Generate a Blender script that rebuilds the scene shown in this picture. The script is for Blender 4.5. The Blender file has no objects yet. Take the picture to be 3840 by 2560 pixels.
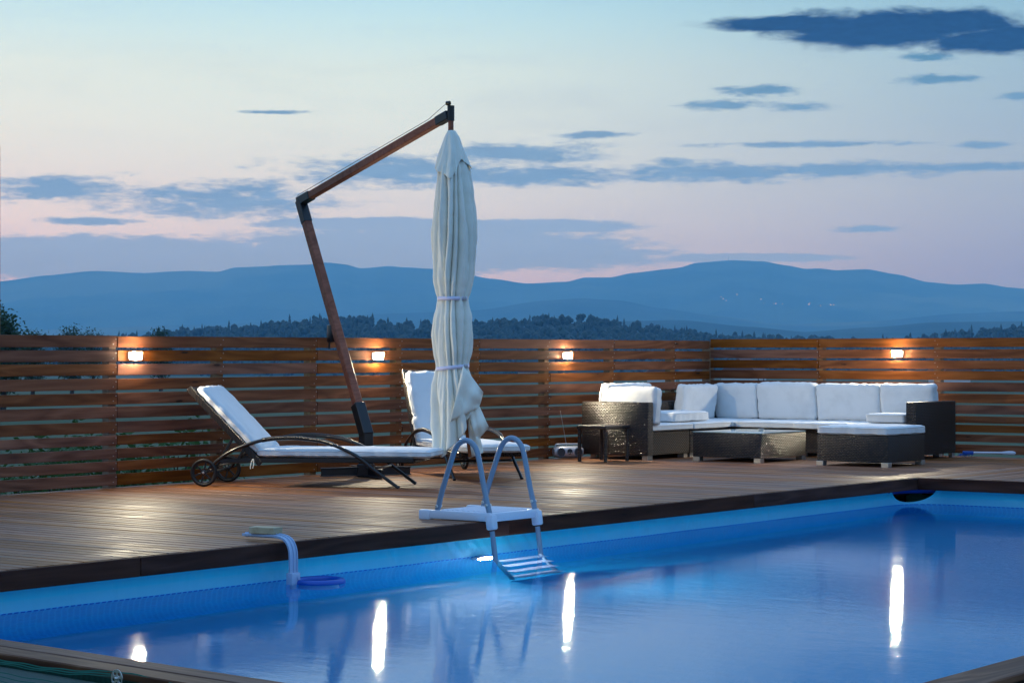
import bpy, bmesh, math, random
import numpy as np
from mathutils import Vector, Matrix, noise as mnoise
R = math.radians
rnd = random.Random(7)
scene = bpy.context.scene
COL = scene.collection
# ------------------------------------------------------------------ camera
# world frame: X runs along the pool's long side, Y across it towards the back fence, z = 0 is the deck surface
CAM_H = .95
FX, FY = .7986, .6018           # forward direction of the view
PHI = math.atan2(FY, FX)
cam = bpy.data.cameras.new('camera'); cam.sensor_width = 36; cam.lens = 36 * 8080 / 3840
cam.shift_y = 44 / 3840; cam.clip_start = .1; cam.clip_end = 60000
cam_o = bpy.data.objects.new('camera', cam); COL.objects.link(cam_o)
cam_o.location = (0, 0, CAM_H); cam_o.rotation_euler = (R(90), 0, PHI - R(90))
scene.camera = cam_o
vs = scene.view_settings
vs.view_transform = 'Standard'; vs.look = 'None'; vs.exposure = 0; vs.gamma = 1; vs.use_curve_mapping = False
cy = scene.cycles
cy.use_denoising = True; cy.max_bounces = 10; cy.diffuse_bounces = 4; cy.glossy_bounces = 5
cy.transmission_bounces = 8; cy.transparent_max_bounces = 12; cy.volume_bounces = 2
cy.sample_clamp_indirect = 6; cy.blur_glossy = .3; cy.caustics_refractive = True; cy.caustics_reflective = True
try: cy.denoiser = 'OPENIMAGEDENOISE'
except Exception: pass


def lin(r, g, b):
    f = lambda v: (v / 255 / 12.92) if v / 255 <= .04045 else ((v / 255 + .055) / 1.055) ** 2.4
    return (f(r), f(g), f(b), 1)


class NT:
    """small node-graph helper"""
    def __init__(self, tree): self.t = tree; self.t.nodes.clear()
    def n(self, typ, **kw):
        nd = self.t.nodes.new(typ)
        for k, v in kw.items():
            if k == 'ins':
                for kk, vv in v.items(): self.set(nd, kk, vv)
            else: setattr(nd, k, v)
        return nd
    def set(self, nd, key, v):
        sock = nd.inputs[key]
        if isinstance(v, bpy.types.NodeSocket): self.t.links.new(v, sock)
        else: sock.default_value = v
    def m(self, op, a, b=None, c=None, clamp=False):
        nd = self.n('ShaderNodeMath', operation=op, use_clamp=clamp); self.set(nd, 0, a)
        if b is not None: self.set(nd, 1, b)
        if c is not None: self.set(nd, 2, c)
        return nd.outputs[0]
    def vm(self, op, a, b=None, out=0):
        nd = self.n('ShaderNodeVectorMath', operation=op); self.set(nd, 0, a)
        if b is not None: self.set(nd, 1, b)
        return nd.outputs[out]
    def ramp(self, f, stops, interp='LINEAR'):
        nd = self.n('ShaderNodeValToRGB'); self.set(nd, 0, f); cr = nd.color_ramp; cr.interpolation = interp
        while len(cr.elements) < len(stops): cr.elements.new(.5)
        for e, (p, c) in zip(cr.elements, stops): e.position = p; e.color = c if len(c) == 4 else (*c, 1)
        return nd.outputs[0]
    def mix(self, f, a, b, blend='MIX'):
        nd = self.n('ShaderNodeMix', data_type='RGBA', blend_type=blend); self.set(nd, 0, f); self.set(nd, 6, a); self.set(nd, 7, b)
        return nd.outputs[2]
    def smooth(self, v, lo, hi):
        nd = self.n('ShaderNodeMapRange', interpolation_type='SMOOTHSTEP')
        for k, x in zip((0, 1, 2, 3, 4), (v, lo, hi, 0., 1.)): self.set(nd, k, x)
        return nd.outputs[0]
    def noise(self, vec, scale=5, detail=4, rough=.55, dist=0, out=0):
        nd = self.n('ShaderNodeTexNoise', ins={'Vector': vec, 'Scale': scale, 'Detail': detail, 'Roughness': rough, 'Distortion': dist})
        return nd.outputs[out]
    def mapping(self, vec, loc=(0, 0, 0), rot=(0, 0, 0), sc=(1, 1, 1), typ='POINT'):
        return self.n('ShaderNodeMapping', vector_type=typ, ins={0: vec, 1: loc, 2: rot, 3: sc}).outputs[0]


# ------------------------------------------------------------------ world: dusk sky
world = bpy.data.worlds.new('World'); scene.world = world; world.use_nodes = True
w = NT(world.node_tree)
SUN_AZ = -22.0      # degrees left of the view: where the sun went down
gen = w.n('ShaderNodeTexCoord').outputs['Generated']
xr = w.vm('DOT_PRODUCT', gen, (FY, -FX, 0), out=1)
zf = w.vm('DOT_PRODUCT', gen, (FX, FY, 0), out=1)
az = w.m('ARCTAN2', xr, zf)
dz = w.n('ShaderNodeSeparateXYZ', ins={0: gen}).outputs[2]
el = w.m('ARCSINE', dz)
elc = w.m('SQRT', w.m('MULTIPLY', w.m('MAXIMUM', el, 0.), 2 / math.pi))
def pos(d): return math.sqrt(d / 90)
# linear sky colours by elevation, on the sunset side and away from it
WARM = [(0, (.74, .94, 1.12)), (2, (.745, .95, 1.10)), (3.2, (.745, .945, 1.04)), (4.5, (.735, .935, .98)), (6, (.745, .985, .99)), (7.5, (.71, .97, .97)), (8.6, (.58, .92, 1.02)), (9.6, (.46, .85, 1.05)), (14, (.38, .71, 1.10)), (25, (.33, .64, 1.12)), (45, (.30, .61, 1.12)), (90, (.285, .59, 1.12))]
COOL = [(0, (.27, .38, .64)), (2, (.28, .39, .64)), (3.2, (.32, .45, .64)), (4.5, (.355, .51, .65)), (6, (.315, .50, .66)), (7.5, (.305, .52, .68)), (8.6, (.27, .52, .69)), (9.6, (.23, .50, .70)), (14, (.26, .53, .92)), (25, (.27, .56, 1.04)), (45, (.28, .58, 1.1)), (90, (.285, .59, 1.12))]
warm = w.ramp(elc, [(pos(d), c) for d, c in WARM])
cool = w.ramp(elc, [(pos(d), c) for d, c in COOL])
azn = w.smooth(w.m('ABSOLUTE', w.m('SUBTRACT', az, R(SUN_AZ))), R(17), R(40))
sky = w.mix(azn, warm, cool)
nish = w.n('ShaderNodeTexSky', sky_type='NISHITA', sun_disc=False, sun_elevation=R(1.5), sun_rotation=R(90) - (PHI - R(SUN_AZ)))
sky = w.mix(1., sky, w.mix(1., nish.outputs[0], (.012, .012, .012, 1), 'MULTIPLY'), 'ADD')
# clouds: (x, y, half width, half height) read off the sky as directions, edges broken up by noise
def dxy(D):
    x, y, hw, hh = D; k = 3840 / 2352 / 8080
    a = math.atan((x - 1176) * k); e = math.atan((1324 / 8080 - y * k) * math.cos(a))
    return a, e, hw * k, hh * k
cvec = w.n('ShaderNodeCombineXYZ', ins={0: az, 1: el, 2: 0.}).outputs[0]
stretch = w.mapping(cvec, sc=(40, 190, 1))
warp = w.noise(stretch, 1.1, 5, .62)
fine = w.noise(w.mapping(cvec, sc=(150, 520, 1)), 1.0, 5, .65)
wob = w.m('ADD', w.m('MULTIPLY', w.m('SUBTRACT', warp, .5), 2.3), w.m('MULTIPLY', w.m('SUBTRACT', fine, .5), 1.7))
def blobs(lst):
    cur = None
    for D in lst:
        a, e, wa, we = dxy(D)
        L = w.vm('LENGTH', w.mapping(cvec, loc=(a, e, 0), sc=(wa, we, 1), typ='TEXTURE'), out=1)
        cur = L if cur is None else w.m('MINIMUM', cur, L)
    return cur
MID = [(900, 392, 250, 40), (1200, 352, 190, 26), (1240, 405, 270, 26), (1640, 398, 280, 24), (1930, 390, 280, 19), (2230, 384, 240, 11),
       (140, 434, 190, 32), (500, 464, 260, 40), (600, 440, 90, 26), (1750, 208, 90, 13), (1660, 242, 110, 13), (1830, 245, 80, 10), (2130, 132, 60, 10), (2165, 181, 90, 11),
       (2340, 222, 45, 9), (1360, 310, 90, 8), (1850, 331, 250, 8), (2270, 333, 70, 9), (1545, 375, 50, 12), (620, 258, 80, 5), (1990, 525, 80, 9), (210, 508, 120, 8),
       (-400, 420, 330, 40), (2900, 410, 380, 24), (-700, 240, 260, 18), (3100, 210, 240, 16), (5200, 380, 900, 34), (-3600, 400, 900, 36)]
LOW = [(240, 592, 760, 56), (980, 572, 560, 60), (1220, 520, 300, 18), (1240, 588, 340, 34), (1730, 592, 260, 12), (860, 515, 300, 18), (-900, 585, 700, 50), (3000, 600, 500, 30)]
DARK = [(2060, 66, 330, 46), (1830, 56, 210, 20), (2290, 92, 190, 34), (2560, 110, 220, 26)]
soft = w.m('MULTIPLY', w.m('SUBTRACT', w.noise(w.mapping(cvec, loc=(2, 5, 0), sc=(34, 95, 1)), 1., 6, .6, .4), .5), 1.5)
dm = w.m('ADD', blobs(MID), w.m('ADD', w.m('MULTIPLY', wob, .8), w.m('MULTIPLY', soft, .7)))
dl = w.m('ADD', blobs(LOW), w.m('ADD', w.m('MULTIPLY', wob, .35), w.m('MULTIPLY', soft, .3)))
dd = w.m('ADD', blobs(DARK), w.m('ADD', soft, w.m('MULTIPLY', wob, .1)))
mm = w.m('MULTIPLY', w.smooth(dm, 1.3, .35), .95)
ml = w.m('MULTIPLY', w.smooth(dl, 1.08, .72), .92)
md = w.m('MULTIPLY', w.smooth(dd, 1.2, .62), .98)
veil = w.m('MULTIPLY', w.smooth(w.noise(w.mapping(cvec, loc=(3, 1, 0), sc=(9, 60, 1)), 1., 7, .66, .6), .45, .75), .3)
sky = w.mix(veil, sky, w.mix(.5, sky, lin(150, 178, 210)))
ccol = w.ramp(elc, [(pos(1.5), (.28, .48, .82)), (pos(3), (.26, .46, .78)), (pos(4.5), (.19, .38, .64)), (pos(6), (.20, .38, .58)), (pos(7.5), (.10, .27, .43)), (pos(20), (.14, .28, .5))])
thick = w.m('ADD', .72, w.m('MULTIPLY', w.noise(w.mapping(cvec, loc=(7, 2, 0), sc=(34, 150, 1)), 1., 6, .65), .56))
ccol = w.mix(1., ccol, w.n('ShaderNodeCombineXYZ', ins={0: thick, 1: thick, 2: thick}).outputs[0], 'MULTIPLY')
sky = w.mix(ml, sky, w.mix(.6, ccol, (.33, .55, .90, 1)))
sky = w.mix(mm, sky, ccol)
sky = w.mix(md, sky, w.mix(w.smooth(fine, .35, .7), (.0, .008, .045, 1), (.004, .03, .10, 1)))
world.cycles.sampling_method = 'MANUAL'; world.cycles.sample_map_resolution = 512
bg = w.n('ShaderNodeBackground', ins={'Color': sky, 'Strength': 1.0})
w.n('ShaderNodeOutputWorld', ins={'Surface': bg.outputs[0]})
# last trace of sunset light, very soft and weak
sl = bpy.data.lights.new('sun', 'SUN'); sl.energy = .06; sl.angle = R(20); sl.color = (1, .86, .74)
so = bpy.data.objects.new('sun', sl); COL.objects.link(so)
sd = PHI - R(SUN_AZ); so.rotation_euler = Vector((math.cos(sd) * math.cos(R(4)), math.sin(sd) * math.cos(R(4)), math.sin(R(4)))).to_track_quat('Z', 'Y').to_euler()

# ------------------------------------------------------------------ helpers: pixel rulers used when measuring, meshes, things
SXF = 8080.
RX, RY = FY, -FX                 # rightwards direction on the ground
def ground_dir(sx):              # ground direction of an image column of the photo
    k = (sx - 1920) / SXF
    return Vector((FX + k * RX, FY + k * RY))


def mesh_obj(name, verts, faces, mat=None, parent=None, smooth=None, loc=None):
    me = bpy.data.meshes.new(name); me.from_pydata(verts, [], faces); me.update()
    return finish(name, me, mat, parent, smooth, loc)
def finish(name, me, mat, parent, smooth, loc=None):
    if mat: me.materials.append(mat)
    if smooth is not None:
        me.shade_smooth()
        if smooth < 180: me.set_sharp_from_angle(angle=R(smooth))
    o = bpy.data.objects.new(name, me); COL.objects.link(o)
    if parent: o.parent = parent
    if loc is not None: o.location = loc
    return o
def thing(name, label, cat, loc=(0, 0, 0), rz=0, group=None):
    o = bpy.data.objects.new(name, None); COL.objects.link(o); o.empty_display_size = .1
    o.location = loc; o.rotation_euler = (0, 0, rz); tag(o, label, cat, group); return o
def tag(o, label, cat, group=None):
    o['label'] = label; o['category'] = cat
    if group: o['group'] = group
    return o
def struct(o): o['kind'] = 'structure'; return o
def stuff(o): o['kind'] = 'stuff'; return o
def link_copy(me, name, parent, loc, rot=(0, 0, 0), sc=(1, 1, 1)):
    o = bpy.data.objects.new(name, me); COL.objects.link(o); o.parent = parent
    o.location = loc; o.rotation_euler = rot; o.scale = sc; return o


class B:
    """collects shapes into one bmesh"""
    def __init__(s): s.bm = bmesh.new()
    def box(s, c, d, bev=0, rot=None, seg=1):
        g = bmesh.ops.create_cube(s.bm, size=1)['verts']
        bmesh.ops.scale(s.bm, vec=d, verts=g)
        if bev:
            es = list({e for v in g for e in v.link_edges})
            r = bmesh.ops.bevel(s.bm, geom=es, offset=bev, segments=seg, affect='EDGES', profile=.5)
            g = list({v for f in r['faces'] for v in f.verts} | {v for v in g if v.is_valid})
        if rot is not None: bmesh.ops.rotate(s.bm, cent=(0, 0, 0), matrix=rot.to_3x3() if hasattr(rot, 'to_3x3') else rot, verts=g)
        bmesh.ops.translate(s.bm, vec=c, verts=g); return s
    def tube(s, pts, r, n=10, cap=True, closed=False, square=False, twist=None):
        pts = [Vector(p) for p in pts]; N = len(pts); rr = r if isinstance(r, (list, tuple)) else [r] * N
        rings = []; prev = None
        for i, p in enumerate(pts):
            a = pts[(i - 1) % N] if (closed or i > 0) else p; b = pts[(i + 1) % N] if (closed or i < N - 1) else p
            t = (b - a).normalized()
            if prev is None:
                u = t.orthogonal().normalized() if twist is None else (Vector(twist) - t * Vector(twist).dot(t)).normalized()
            else: u = (prev - t * prev.dot(t)).normalized()
            prev = u; v = t.cross(u)
            ph = math.pi / n if square else 0
            rings.append([s.bm.verts.new(p + (u * math.cos(2 * math.pi * k / n + ph) + v * math.sin(2 * math.pi * k / n + ph)) * rr[i]) for k in range(n)])
        for i in range(N if closed else N - 1):
            A, C = rings[i], rings[(i + 1) % N]
            for k in range(n): s.bm.faces.new((A[k], A[(k + 1) % n], C[(k + 1) % n], C[k]))
        if cap and not closed: s.bm.faces.new(rings[0][::-1]); s.bm.faces.new(rings[-1])
        return s
    def beam(s, a, b, wd, th, up=(0, 0, 1), bev=.003):
        a, b = Vector(a), Vector(b); t = (b - a); L = t.length; t.normalize()
        u = Vector(up); u = (u - t * u.dot(t)).normalized(); v = t.cross(u)
        m = Matrix((t, v, u)).transposed()
        return s.box((a + b) / 2, (L, wd, th), bev, m)
    def lathe(s, prof, n=24, axis='z', c=(0, 0, 0)):
        rings = []
        for (r, z) in prof:
            ring = []
            for k in range(n):
                a = 2 * math.pi * k / n; x, y = r * math.cos(a), r * math.sin(a)
                p = {'z': (x, y, z), 'y': (x, z, y), 'x': (z, x, y)}[axis]
                ring.append(s.bm.verts.new(Vector(p) + Vector(c)))
            rings.append(ring)
        for A, C in zip(rings, rings[1:]):
            for k in range(n): s.bm.faces.new((A[k], A[(k + 1) % n], C[(k + 1) % n], C[k]))
        if prof[0][0] > 1e-5: s.bm.faces.new(rings[0][::-1])
        if prof[-1][0] > 1e-5: s.bm.faces.new(rings[-1])
        return s
    def mesh(s, name):
        bmesh.ops.remove_doubles(s.bm, verts=s.bm.verts, dist=1e-6)
        bmesh.ops.recalc_face_normals(s.bm, faces=s.bm.faces)
        me = bpy.data.meshes.new(name); s.bm.to_mesh(me); s.bm.free(); return me
    def obj(s, name, mat, parent=None, smooth=35, loc=None): return finish(name, s.mesh(name), mat, parent, smooth, loc)


def bez(pts, n=8):
    """Catmull-Rom through points"""
    P = [Vector(p) for p in pts]; P = [P[0] * 2 - P[1]] + P + [P[-1] * 2 - P[-2]]; out = []
    for i in range(1, len(P) - 2):
        for k in range(n):
            t = k / n; a, b, c, d = P[i - 1:i + 3]
            out.append(.5 * ((2 * b) + (c - a) * t + (2 * a - 5 * b + 4 * c - d) * t * t + (3 * b - a - 3 * c + d) * t ** 3))
    out.append(P[-2]); return out


def cushion(name, size, mat, parent=None, rad=.025, puff=.012, wr=.004, seed=0, bend=None, res=.028, loc=None):
    """upholstered block: rounded edges, domed faces, seam line, puckers along the seam"""
    L = [max(4, int(d / res)) for d in size]; hx, hy, hz = [d / 2 for d in size]; L[2] = max(4, int(size[2] / .012))
    vs, fs, idx = [], [], {}
    def vid(i, j, k):
        key = (i, j, k)
        if key in idx: return idx[key]
        p = Vector((-hx + 2 * hx * i / L[0], -hy + 2 * hy * j / L[1], -hz + 2 * hz * k / L[2]))
        r = min(rad, hz * .95)
        q = Vector((max(-hx + r, min(hx - r, p.x)), max(-hy + r, min(hy - r, p.y)), max(-hz + r, min(hz - r, p.z))))
        d = p - q
        if d.length > 1e-7: p2 = q + d.normalized() * r
        else: p2 = p.copy()
        fx, fy = 1 - abs(p.x / hx) ** 2.6, 1 - abs(p.y / hy) ** 2.6
        dome = max(0, fx) ** .6 * max(0, fy) ** .6
        p2.z += (1 if p.z > 0 else -1) * puff * dome * (abs(p.z) / hz)
        edge = 1 - dome
        nv = mnoise.noise(Vector((p2.x * 16 + seed * 7.3, p2.y * 16, p2.z * 9 + seed)))
        n2 = mnoise.noise(Vector((p2.x * 5 + seed * 3.1, p2.y * 5 - seed, p2.z * 5)))
        n3 = math.sin((p2.x + p2.y) * 95 + 5 * mnoise.noise(Vector((p2.x * 7, p2.y * 7, seed)))) * (.5 + .5 * mnoise.noise(Vector((p2.x * 3 + 9, p2.y * 3, seed))))
        side = 1 if (abs(p.x) > hx - .001 or abs(p.y) > hy - .001) else 0
        out = Vector((p.x / hx if abs(p.x) > hx - r else 0, p.y / hy if abs(p.y) > hy - r else 0, .7 * p.z / hz))
        p2 += out * wr * (nv * (.35 + edge) + n2 * .9) + out * wr * .45 * n3 * (side + .55 * edge)
        if bend: p2 = bend(p2)
        idx[key] = len(vs); vs.append(p2); return idx[key]
    for a, b, c in ((0, 1, 2), (1, 2, 0), (2, 0, 1)):
        for s_ in (0, L[c]):
            for i in range(L[a]):
                for j in range(L[b]):
                    q = []
                    for di, dj in ((0, 0), (1, 0), (1, 1), (0, 1)):
                        k = [0, 0, 0]; k[a] = i + di; k[b] = j + dj; k[c] = s_; q.append(vid(*k))
                    fs.append(q if s_ else q[::-1])
    o = mesh_obj(name, vs, fs, mat, parent, 180, loc)
    pb = B()          # piping along the two seams
    for k in (max(1, round(L[2] * .18)), L[2] - max(1, round(L[2] * .18))):
        loop = [(i, 0, k) for i in range(L[0])] + [(L[0], j, k) for j in range(L[1])] + [(i, L[1], k) for i in range(L[0], 0, -1)] + [(0, j, k) for j in range(L[1], 0, -1)]
        pb.tube([vs[idx[q]] for q in loop], .0034, 5, False, True)
    pb.obj('piping', mat, o, 180)
    return o


# ------------------------------------------------------------------ materials
def new_mat(name):
    m = bpy.data.materials.new(name); m.use_nodes = True; return m, NT(m.node_tree)
def pbr(t, col, rough=.5, metal=0, normal=None, spec=.5, **kw):
    p = t.n('ShaderNodeBsdfPrincipled', ins={'Base Color': col, 'Roughness': rough, 'Metallic': metal, 'Specular IOR Level': spec})
    if normal is not None: t.set(p, 'Normal', normal)
    for k, v in kw.items(): t.set(p, k.replace('_', ' '), v)
    t.n('ShaderNodeOutputMaterial', ins={'Surface': p.outputs[0]}); return p
def bump(t, h, strength=.5, dist=.002, normal=None):
    b = t.n('ShaderNodeBump', ins={'Height': h, 'Strength': strength, 'Distance': dist})
    if normal is not None: t.set(b, 'Normal', normal)
    return b.outputs[0]
def objvec(t):
    o = t.n('ShaderNodeTexCoord').outputs['Object']; rr = t.n('ShaderNodeObjectInfo').outputs['Random']
    off = t.n('ShaderNodeCombineXYZ', ins={0: t.m('MULTIPLY', rr, 91.7), 1: t.m('MULTIPLY', rr, 37.1), 2: t.m('MULTIPLY', rr, 53.3)}).outputs[0]
    return t.vm('ADD', o, off), rr, o
def wood(name, dark, mid, light, rough=(.45, .7), val=.35, knots=True, grain=1., spec=.4, grey=None, stains=False):
    m, t = new_mat(name); v, rr, o = objvec(t)
    a = t.noise(t.mapping(v, sc=(1.1, 14, 14)), 1., 6, .6, .6)
    b = t.noise(t.mapping(v, sc=(4, 130, 130)), 1., 3, .6)
    ringv = t.noise(t.mapping(v, sc=(.55, 5, 5)), 1., 2, .5, .3)
    ring = t.m('PINGPONG', t.m('MULTIPLY', ringv, 16 * grain), 1.)
    f = t.m('ADD', t.m('MULTIPLY', a, .62), t.m('ADD', t.m('MULTIPLY', ring, .2), t.m('MULTIPLY', b, .2)))
    col = t.ramp(f, [(.25, dark), (.5, mid), (.78, light)])
    if grey: col = t.mix(t.m('MULTIPLY', t.smooth(t.noise(t.mapping(v, sc=(.7, 9, 9)), 1., 4), .42, .68), .75), col, grey)
    hv = t.n('ShaderNodeHueSaturation', ins={'Color': col, 'Hue': t.m('ADD', .495, t.m('MULTIPLY', rr, .008)), 'Saturation': t.m('ADD', .85, t.m('MULTIPLY', rr, .3)),
             'Value': t.m('ADD', 1 - val / 2, t.m('MULTIPLY', t.m('FRACT', t.m('MULTIPLY', rr, 17.3)), val))}).outputs[0]
    h = t.m('ADD', t.m('MULTIPLY', b, .6), t.m('MULTIPLY', a, .5))
    if knots:
        vo = t.n('ShaderNodeTexVoronoi', ins={'Vector': t.mapping(v, sc=(2.1, 10, 10)), 'Scale': 1., 'Randomness': 1.})
        ds = t.m('ADD', vo.outputs['Distance'], t.m('MULTIPLY', t.m('SUBTRACT', t.noise(v, 60, 2), .5), .08))
        gate = t.m('GREATER_THAN', t.n('ShaderNodeSeparateColor', ins={0: vo.outputs['Color']}).outputs[0], .48)
        k = t.m('MULTIPLY', gate, t.smooth(ds, .12, .045)); halo = t.m('MULTIPLY', gate, t.smooth(ds, .34, .1))
        hv = t.mix(t.m('MULTIPLY', halo, .35), hv, dark); hv = t.mix(t.m('MULTIPLY', k, .9), hv, (.012, .007, .005, 1))
    ro = t.m('ADD', rough[0], t.m('MULTIPLY', a, rough[1] - rough[0]))
    if stains:      # damp and worn patches that run across the boards
        gp = t.n('ShaderNodeNewGeometry').outputs['Position']
        st = t.m('MULTIPLY', t.smooth(t.noise(gp, 1.7, 5, .62, .5), .5, .66), t.m('ADD', .55, t.m('MULTIPLY', rr, .45)))
        hv = t.mix(t.m('MULTIPLY', st, .42), hv, dark); ro = t.m('SUBTRACT', ro, t.m('MULTIPLY', st, .16))
    pbr(t, hv, ro, normal=bump(t, h, .5, .0012), spec=spec); return m
M = {}
M['slat'] = wood('slat_wood', (.075, .022, .0085, 1), (.19, .064, .025, 1), (.31, .12, .052, 1), (.5, .75), .36, True, 1., .14)
M['post'] = wood('post_wood', (.17, .085, .04, 1), (.3, .17, .09, 1), (.4, .25, .14, 1), (.6, .8), .2, False)
M['deck'] = wood('deck_wood', (.078, .023, .009, 1), (.255, .094, .034, 1), (.38, .16, .068, 1), (.4, .72), .55, True, 1.4, .22, (.235, .12, .07, 1), True)
M['coping'] = wood('coping_wood', (.045, .016, .009, 1), (.125, .052, .028, 1), (.26, .14, .09, 1), (.45, .75), .3, True, 2.2, .15)
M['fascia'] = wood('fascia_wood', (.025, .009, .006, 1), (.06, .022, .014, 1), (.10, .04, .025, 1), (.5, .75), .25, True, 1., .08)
M['mast'] = wood('mast_wood', (.13, .034, .013, 1), (.235, .068, .027, 1), (.31, .10, .044, 1), (.4, .55), .1, False, 1.6, .18)
M['block'] = wood('block_wood', (.28, .19, .09, 1), (.48, .36, .19, 1), (.6, .48, .3, 1), (.6, .8), .1, False)

def simple(name, col, rough=.5, metal=0, spec=.5, nsc=0, nstr=.2, var=0, **kw):
    m, t = new_mat(name); v, rr, o = objvec(t); nrm = None; c = col
    if nsc: nrm = bump(t, t.noise(v, nsc, 4), nstr, .002)
    if var: c = t.mix(t.m('MULTIPLY', t.noise(v, 6, 5), var), col, tuple(x * .55 for x in col[:3]) + (1,))
    pbr(t, c, rough, metal, nrm, spec, **kw); return m
def fabric(name, col, sc=420, rough=.9):
    m, t = new_mat(name); v, rr, o = objvec(t)
    wv = t.m('ADD', t.noise(t.mapping(v, sc=(sc, sc * .25, sc)), 1., 2), t.noise(t.mapping(v, sc=(sc * .25, sc, sc)), 1., 2))
    big = t.noise(v, 7, 4)
    c = t.mix(t.smooth(big, .4, .75), col, tuple(x * .9 for x in col[:3]) + (1,))
    n1 = bump(t, wv, .25, .0008); n2 = bump(t, t.noise(v, 11, 3, .5), .35, .01, n1)
    pbr(t, c, rough, 0, n2, .25, Sheen_Weight=.15); return m
M['cushion'] = fabric('cushion_fabric', (.72, .73, .74, 1))
M['canopy'] = fabric('canopy_fabric', (.86, .835, .735, 1), 520)
M['strap'] = simple('strap_webbing', (.68, .66, .85, 1), .6)
M['black_metal'] = simple('black_metal', (.006, .0065, .009, 1), .34, 0, .5, 60, .08)
M['frame_metal'] = simple('frame_metal', (.008, .0075, .0085, 1), .28, 0, .6, 40, .06)
M['rubber'] = simple('rubber', (.006, .006, .007, 1), .55, 0, .4, 90, .2)
M['chrome'] = simple('chrome', (.55, .54, .52, 1), .3, .9, .5, 30, .2)
M['steel'] = simple('steel', (.62, .6, .57, 1), .35, .95, .5, 200, .15)
M['bluegrey_tube'] = simple('bluegrey_tube', (.2, .27, .36, 1), .22, 0, .6, 50, .04)
M['white_plastic'] = simple('white_plastic', (.66, .67, .76, 1), .38, 0, .5, 90, .05)
M['blue_plastic'] = simple('blue_plastic', (.38, .48, .66, 1), .4, 0, .5, 90, .05)
M['deep_blue'] = simple('deep_blue_plastic', (.004, .075, .42, 1), .3)
M['silver'] = simple('silver_plastic', (.42, .42, .46, 1), .32, .35, .5)
M['speaker'] = simple('speaker_grille', (.05, .05, .055, 1), .5, .3, .5, 700, .6)
M['dark_plastic'] = simple('dark_plastic', (.012, .012, .013, 1), .35)
M['cable'] = simple('cable_black', (.008, .008, .008, 1), .5)
M['net'] = simple('net_green', (.01, .16, .12, 1), .6)
M['tarp'] = simple('tarp_grey', (.34, .38, .40, 1), .6, 0, .4, 12, .3, .4)
M['green_panel'] = simple('green_panel', (.02, .12, .07, 1), .6)
M['joist'] = simple('joist_wood', (.02, .011, .007, 1), .8, 0, .3, 40, .4, .5)

def wicker(name, base=(.012, .007, .005, 1), hi=(.075, .043, .028, 1)):
    m, t = new_mat(name)
    o = t.n('ShaderNodeTexCoord').outputs['Object']; sep = t.n('ShaderNodeSeparateXYZ', ins={0: o})
    nv = t.n('ShaderNodeTexCoord').outputs['Normal']; ns = t.n('ShaderNodeSeparateXYZ', ins={0: nv})
    ax = t.m('GREATER_THAN', t.m('ABSOLUTE', ns.outputs[0]), .6); azz = t.m('GREATER_THAN', t.m('ABSOLUTE', ns.outputs[2]), .6)
    def sel(f, a, b): return t.m('ADD', t.m('MULTIPLY', f, a), t.m('MULTIPLY', t.m('SUBTRACT', 1., f), b))
    u = sel(ax, sep.outputs[1], sep.outputs[0]); v = sel(azz, sep.outputs[1], sep.outputs[2])
    jit = t.noise(o, 30, 2); vv = t.m('ADD', t.m('DIVIDE', v, .0135), t.m('MULTIPLY', t.m('SUBTRACT', jit, .5), .06))
    row = t.m('FLOOR', vv); uu = t.m('ADD', t.m('DIVIDE', u, .031), t.m('MULTIPLY', t.m('MODULO', t.m('ABSOLUTE', row), 2.), .5))
    hu = t.m('SINE', t.m('MULTIPLY', t.m('FRACT', uu), math.pi)); hv = t.m('SINE', t.m('MULTIPLY', t.m('FRACT', vv), math.pi))
    h = t.m('MULTIPLY', t.m('POWER', hu, .7), t.m('POWER', hv, .6))
    cell = t.n('ShaderNodeTexWhiteNoise', noise_dimensions='2D', ins={'Vector': t.n('ShaderNodeCombineXYZ', ins={0: t.m('FLOOR', uu), 1: row}).outputs[0]}).outputs[0]
    c = t.mix(t.smooth(h, .25, .8), (.002, .0015, .001, 1), t.mix(cell, base, hi))
    pbr(t, c, t.m('ADD', .3, t.m('MULTIPLY', cell, .15)), 0, bump(t, h, .9, .006), .45); return m
M['wicker'] = wicker('wicker')
def wrapped(name):
    m, t = new_mat(name); o = t.n('ShaderNodeTexCoord').outputs['UV']
    s_ = t.n('ShaderNodeSeparateXYZ', ins={0: t.n('ShaderNodeTexCoord').outputs['Object']})
    h = t.m('ABSOLUTE', t.m('SINE', t.m('MULTIPLY', s_.outputs[0], math.pi / .011)))
    pbr(t, t.mix(h, (.002, .0015, .0015, 1), (.022, .014, .011, 1)), .3, 0, bump(t, h, 1., .005), .65); return m
M['wrap'] = wrapped('wicker_wrap')

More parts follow.
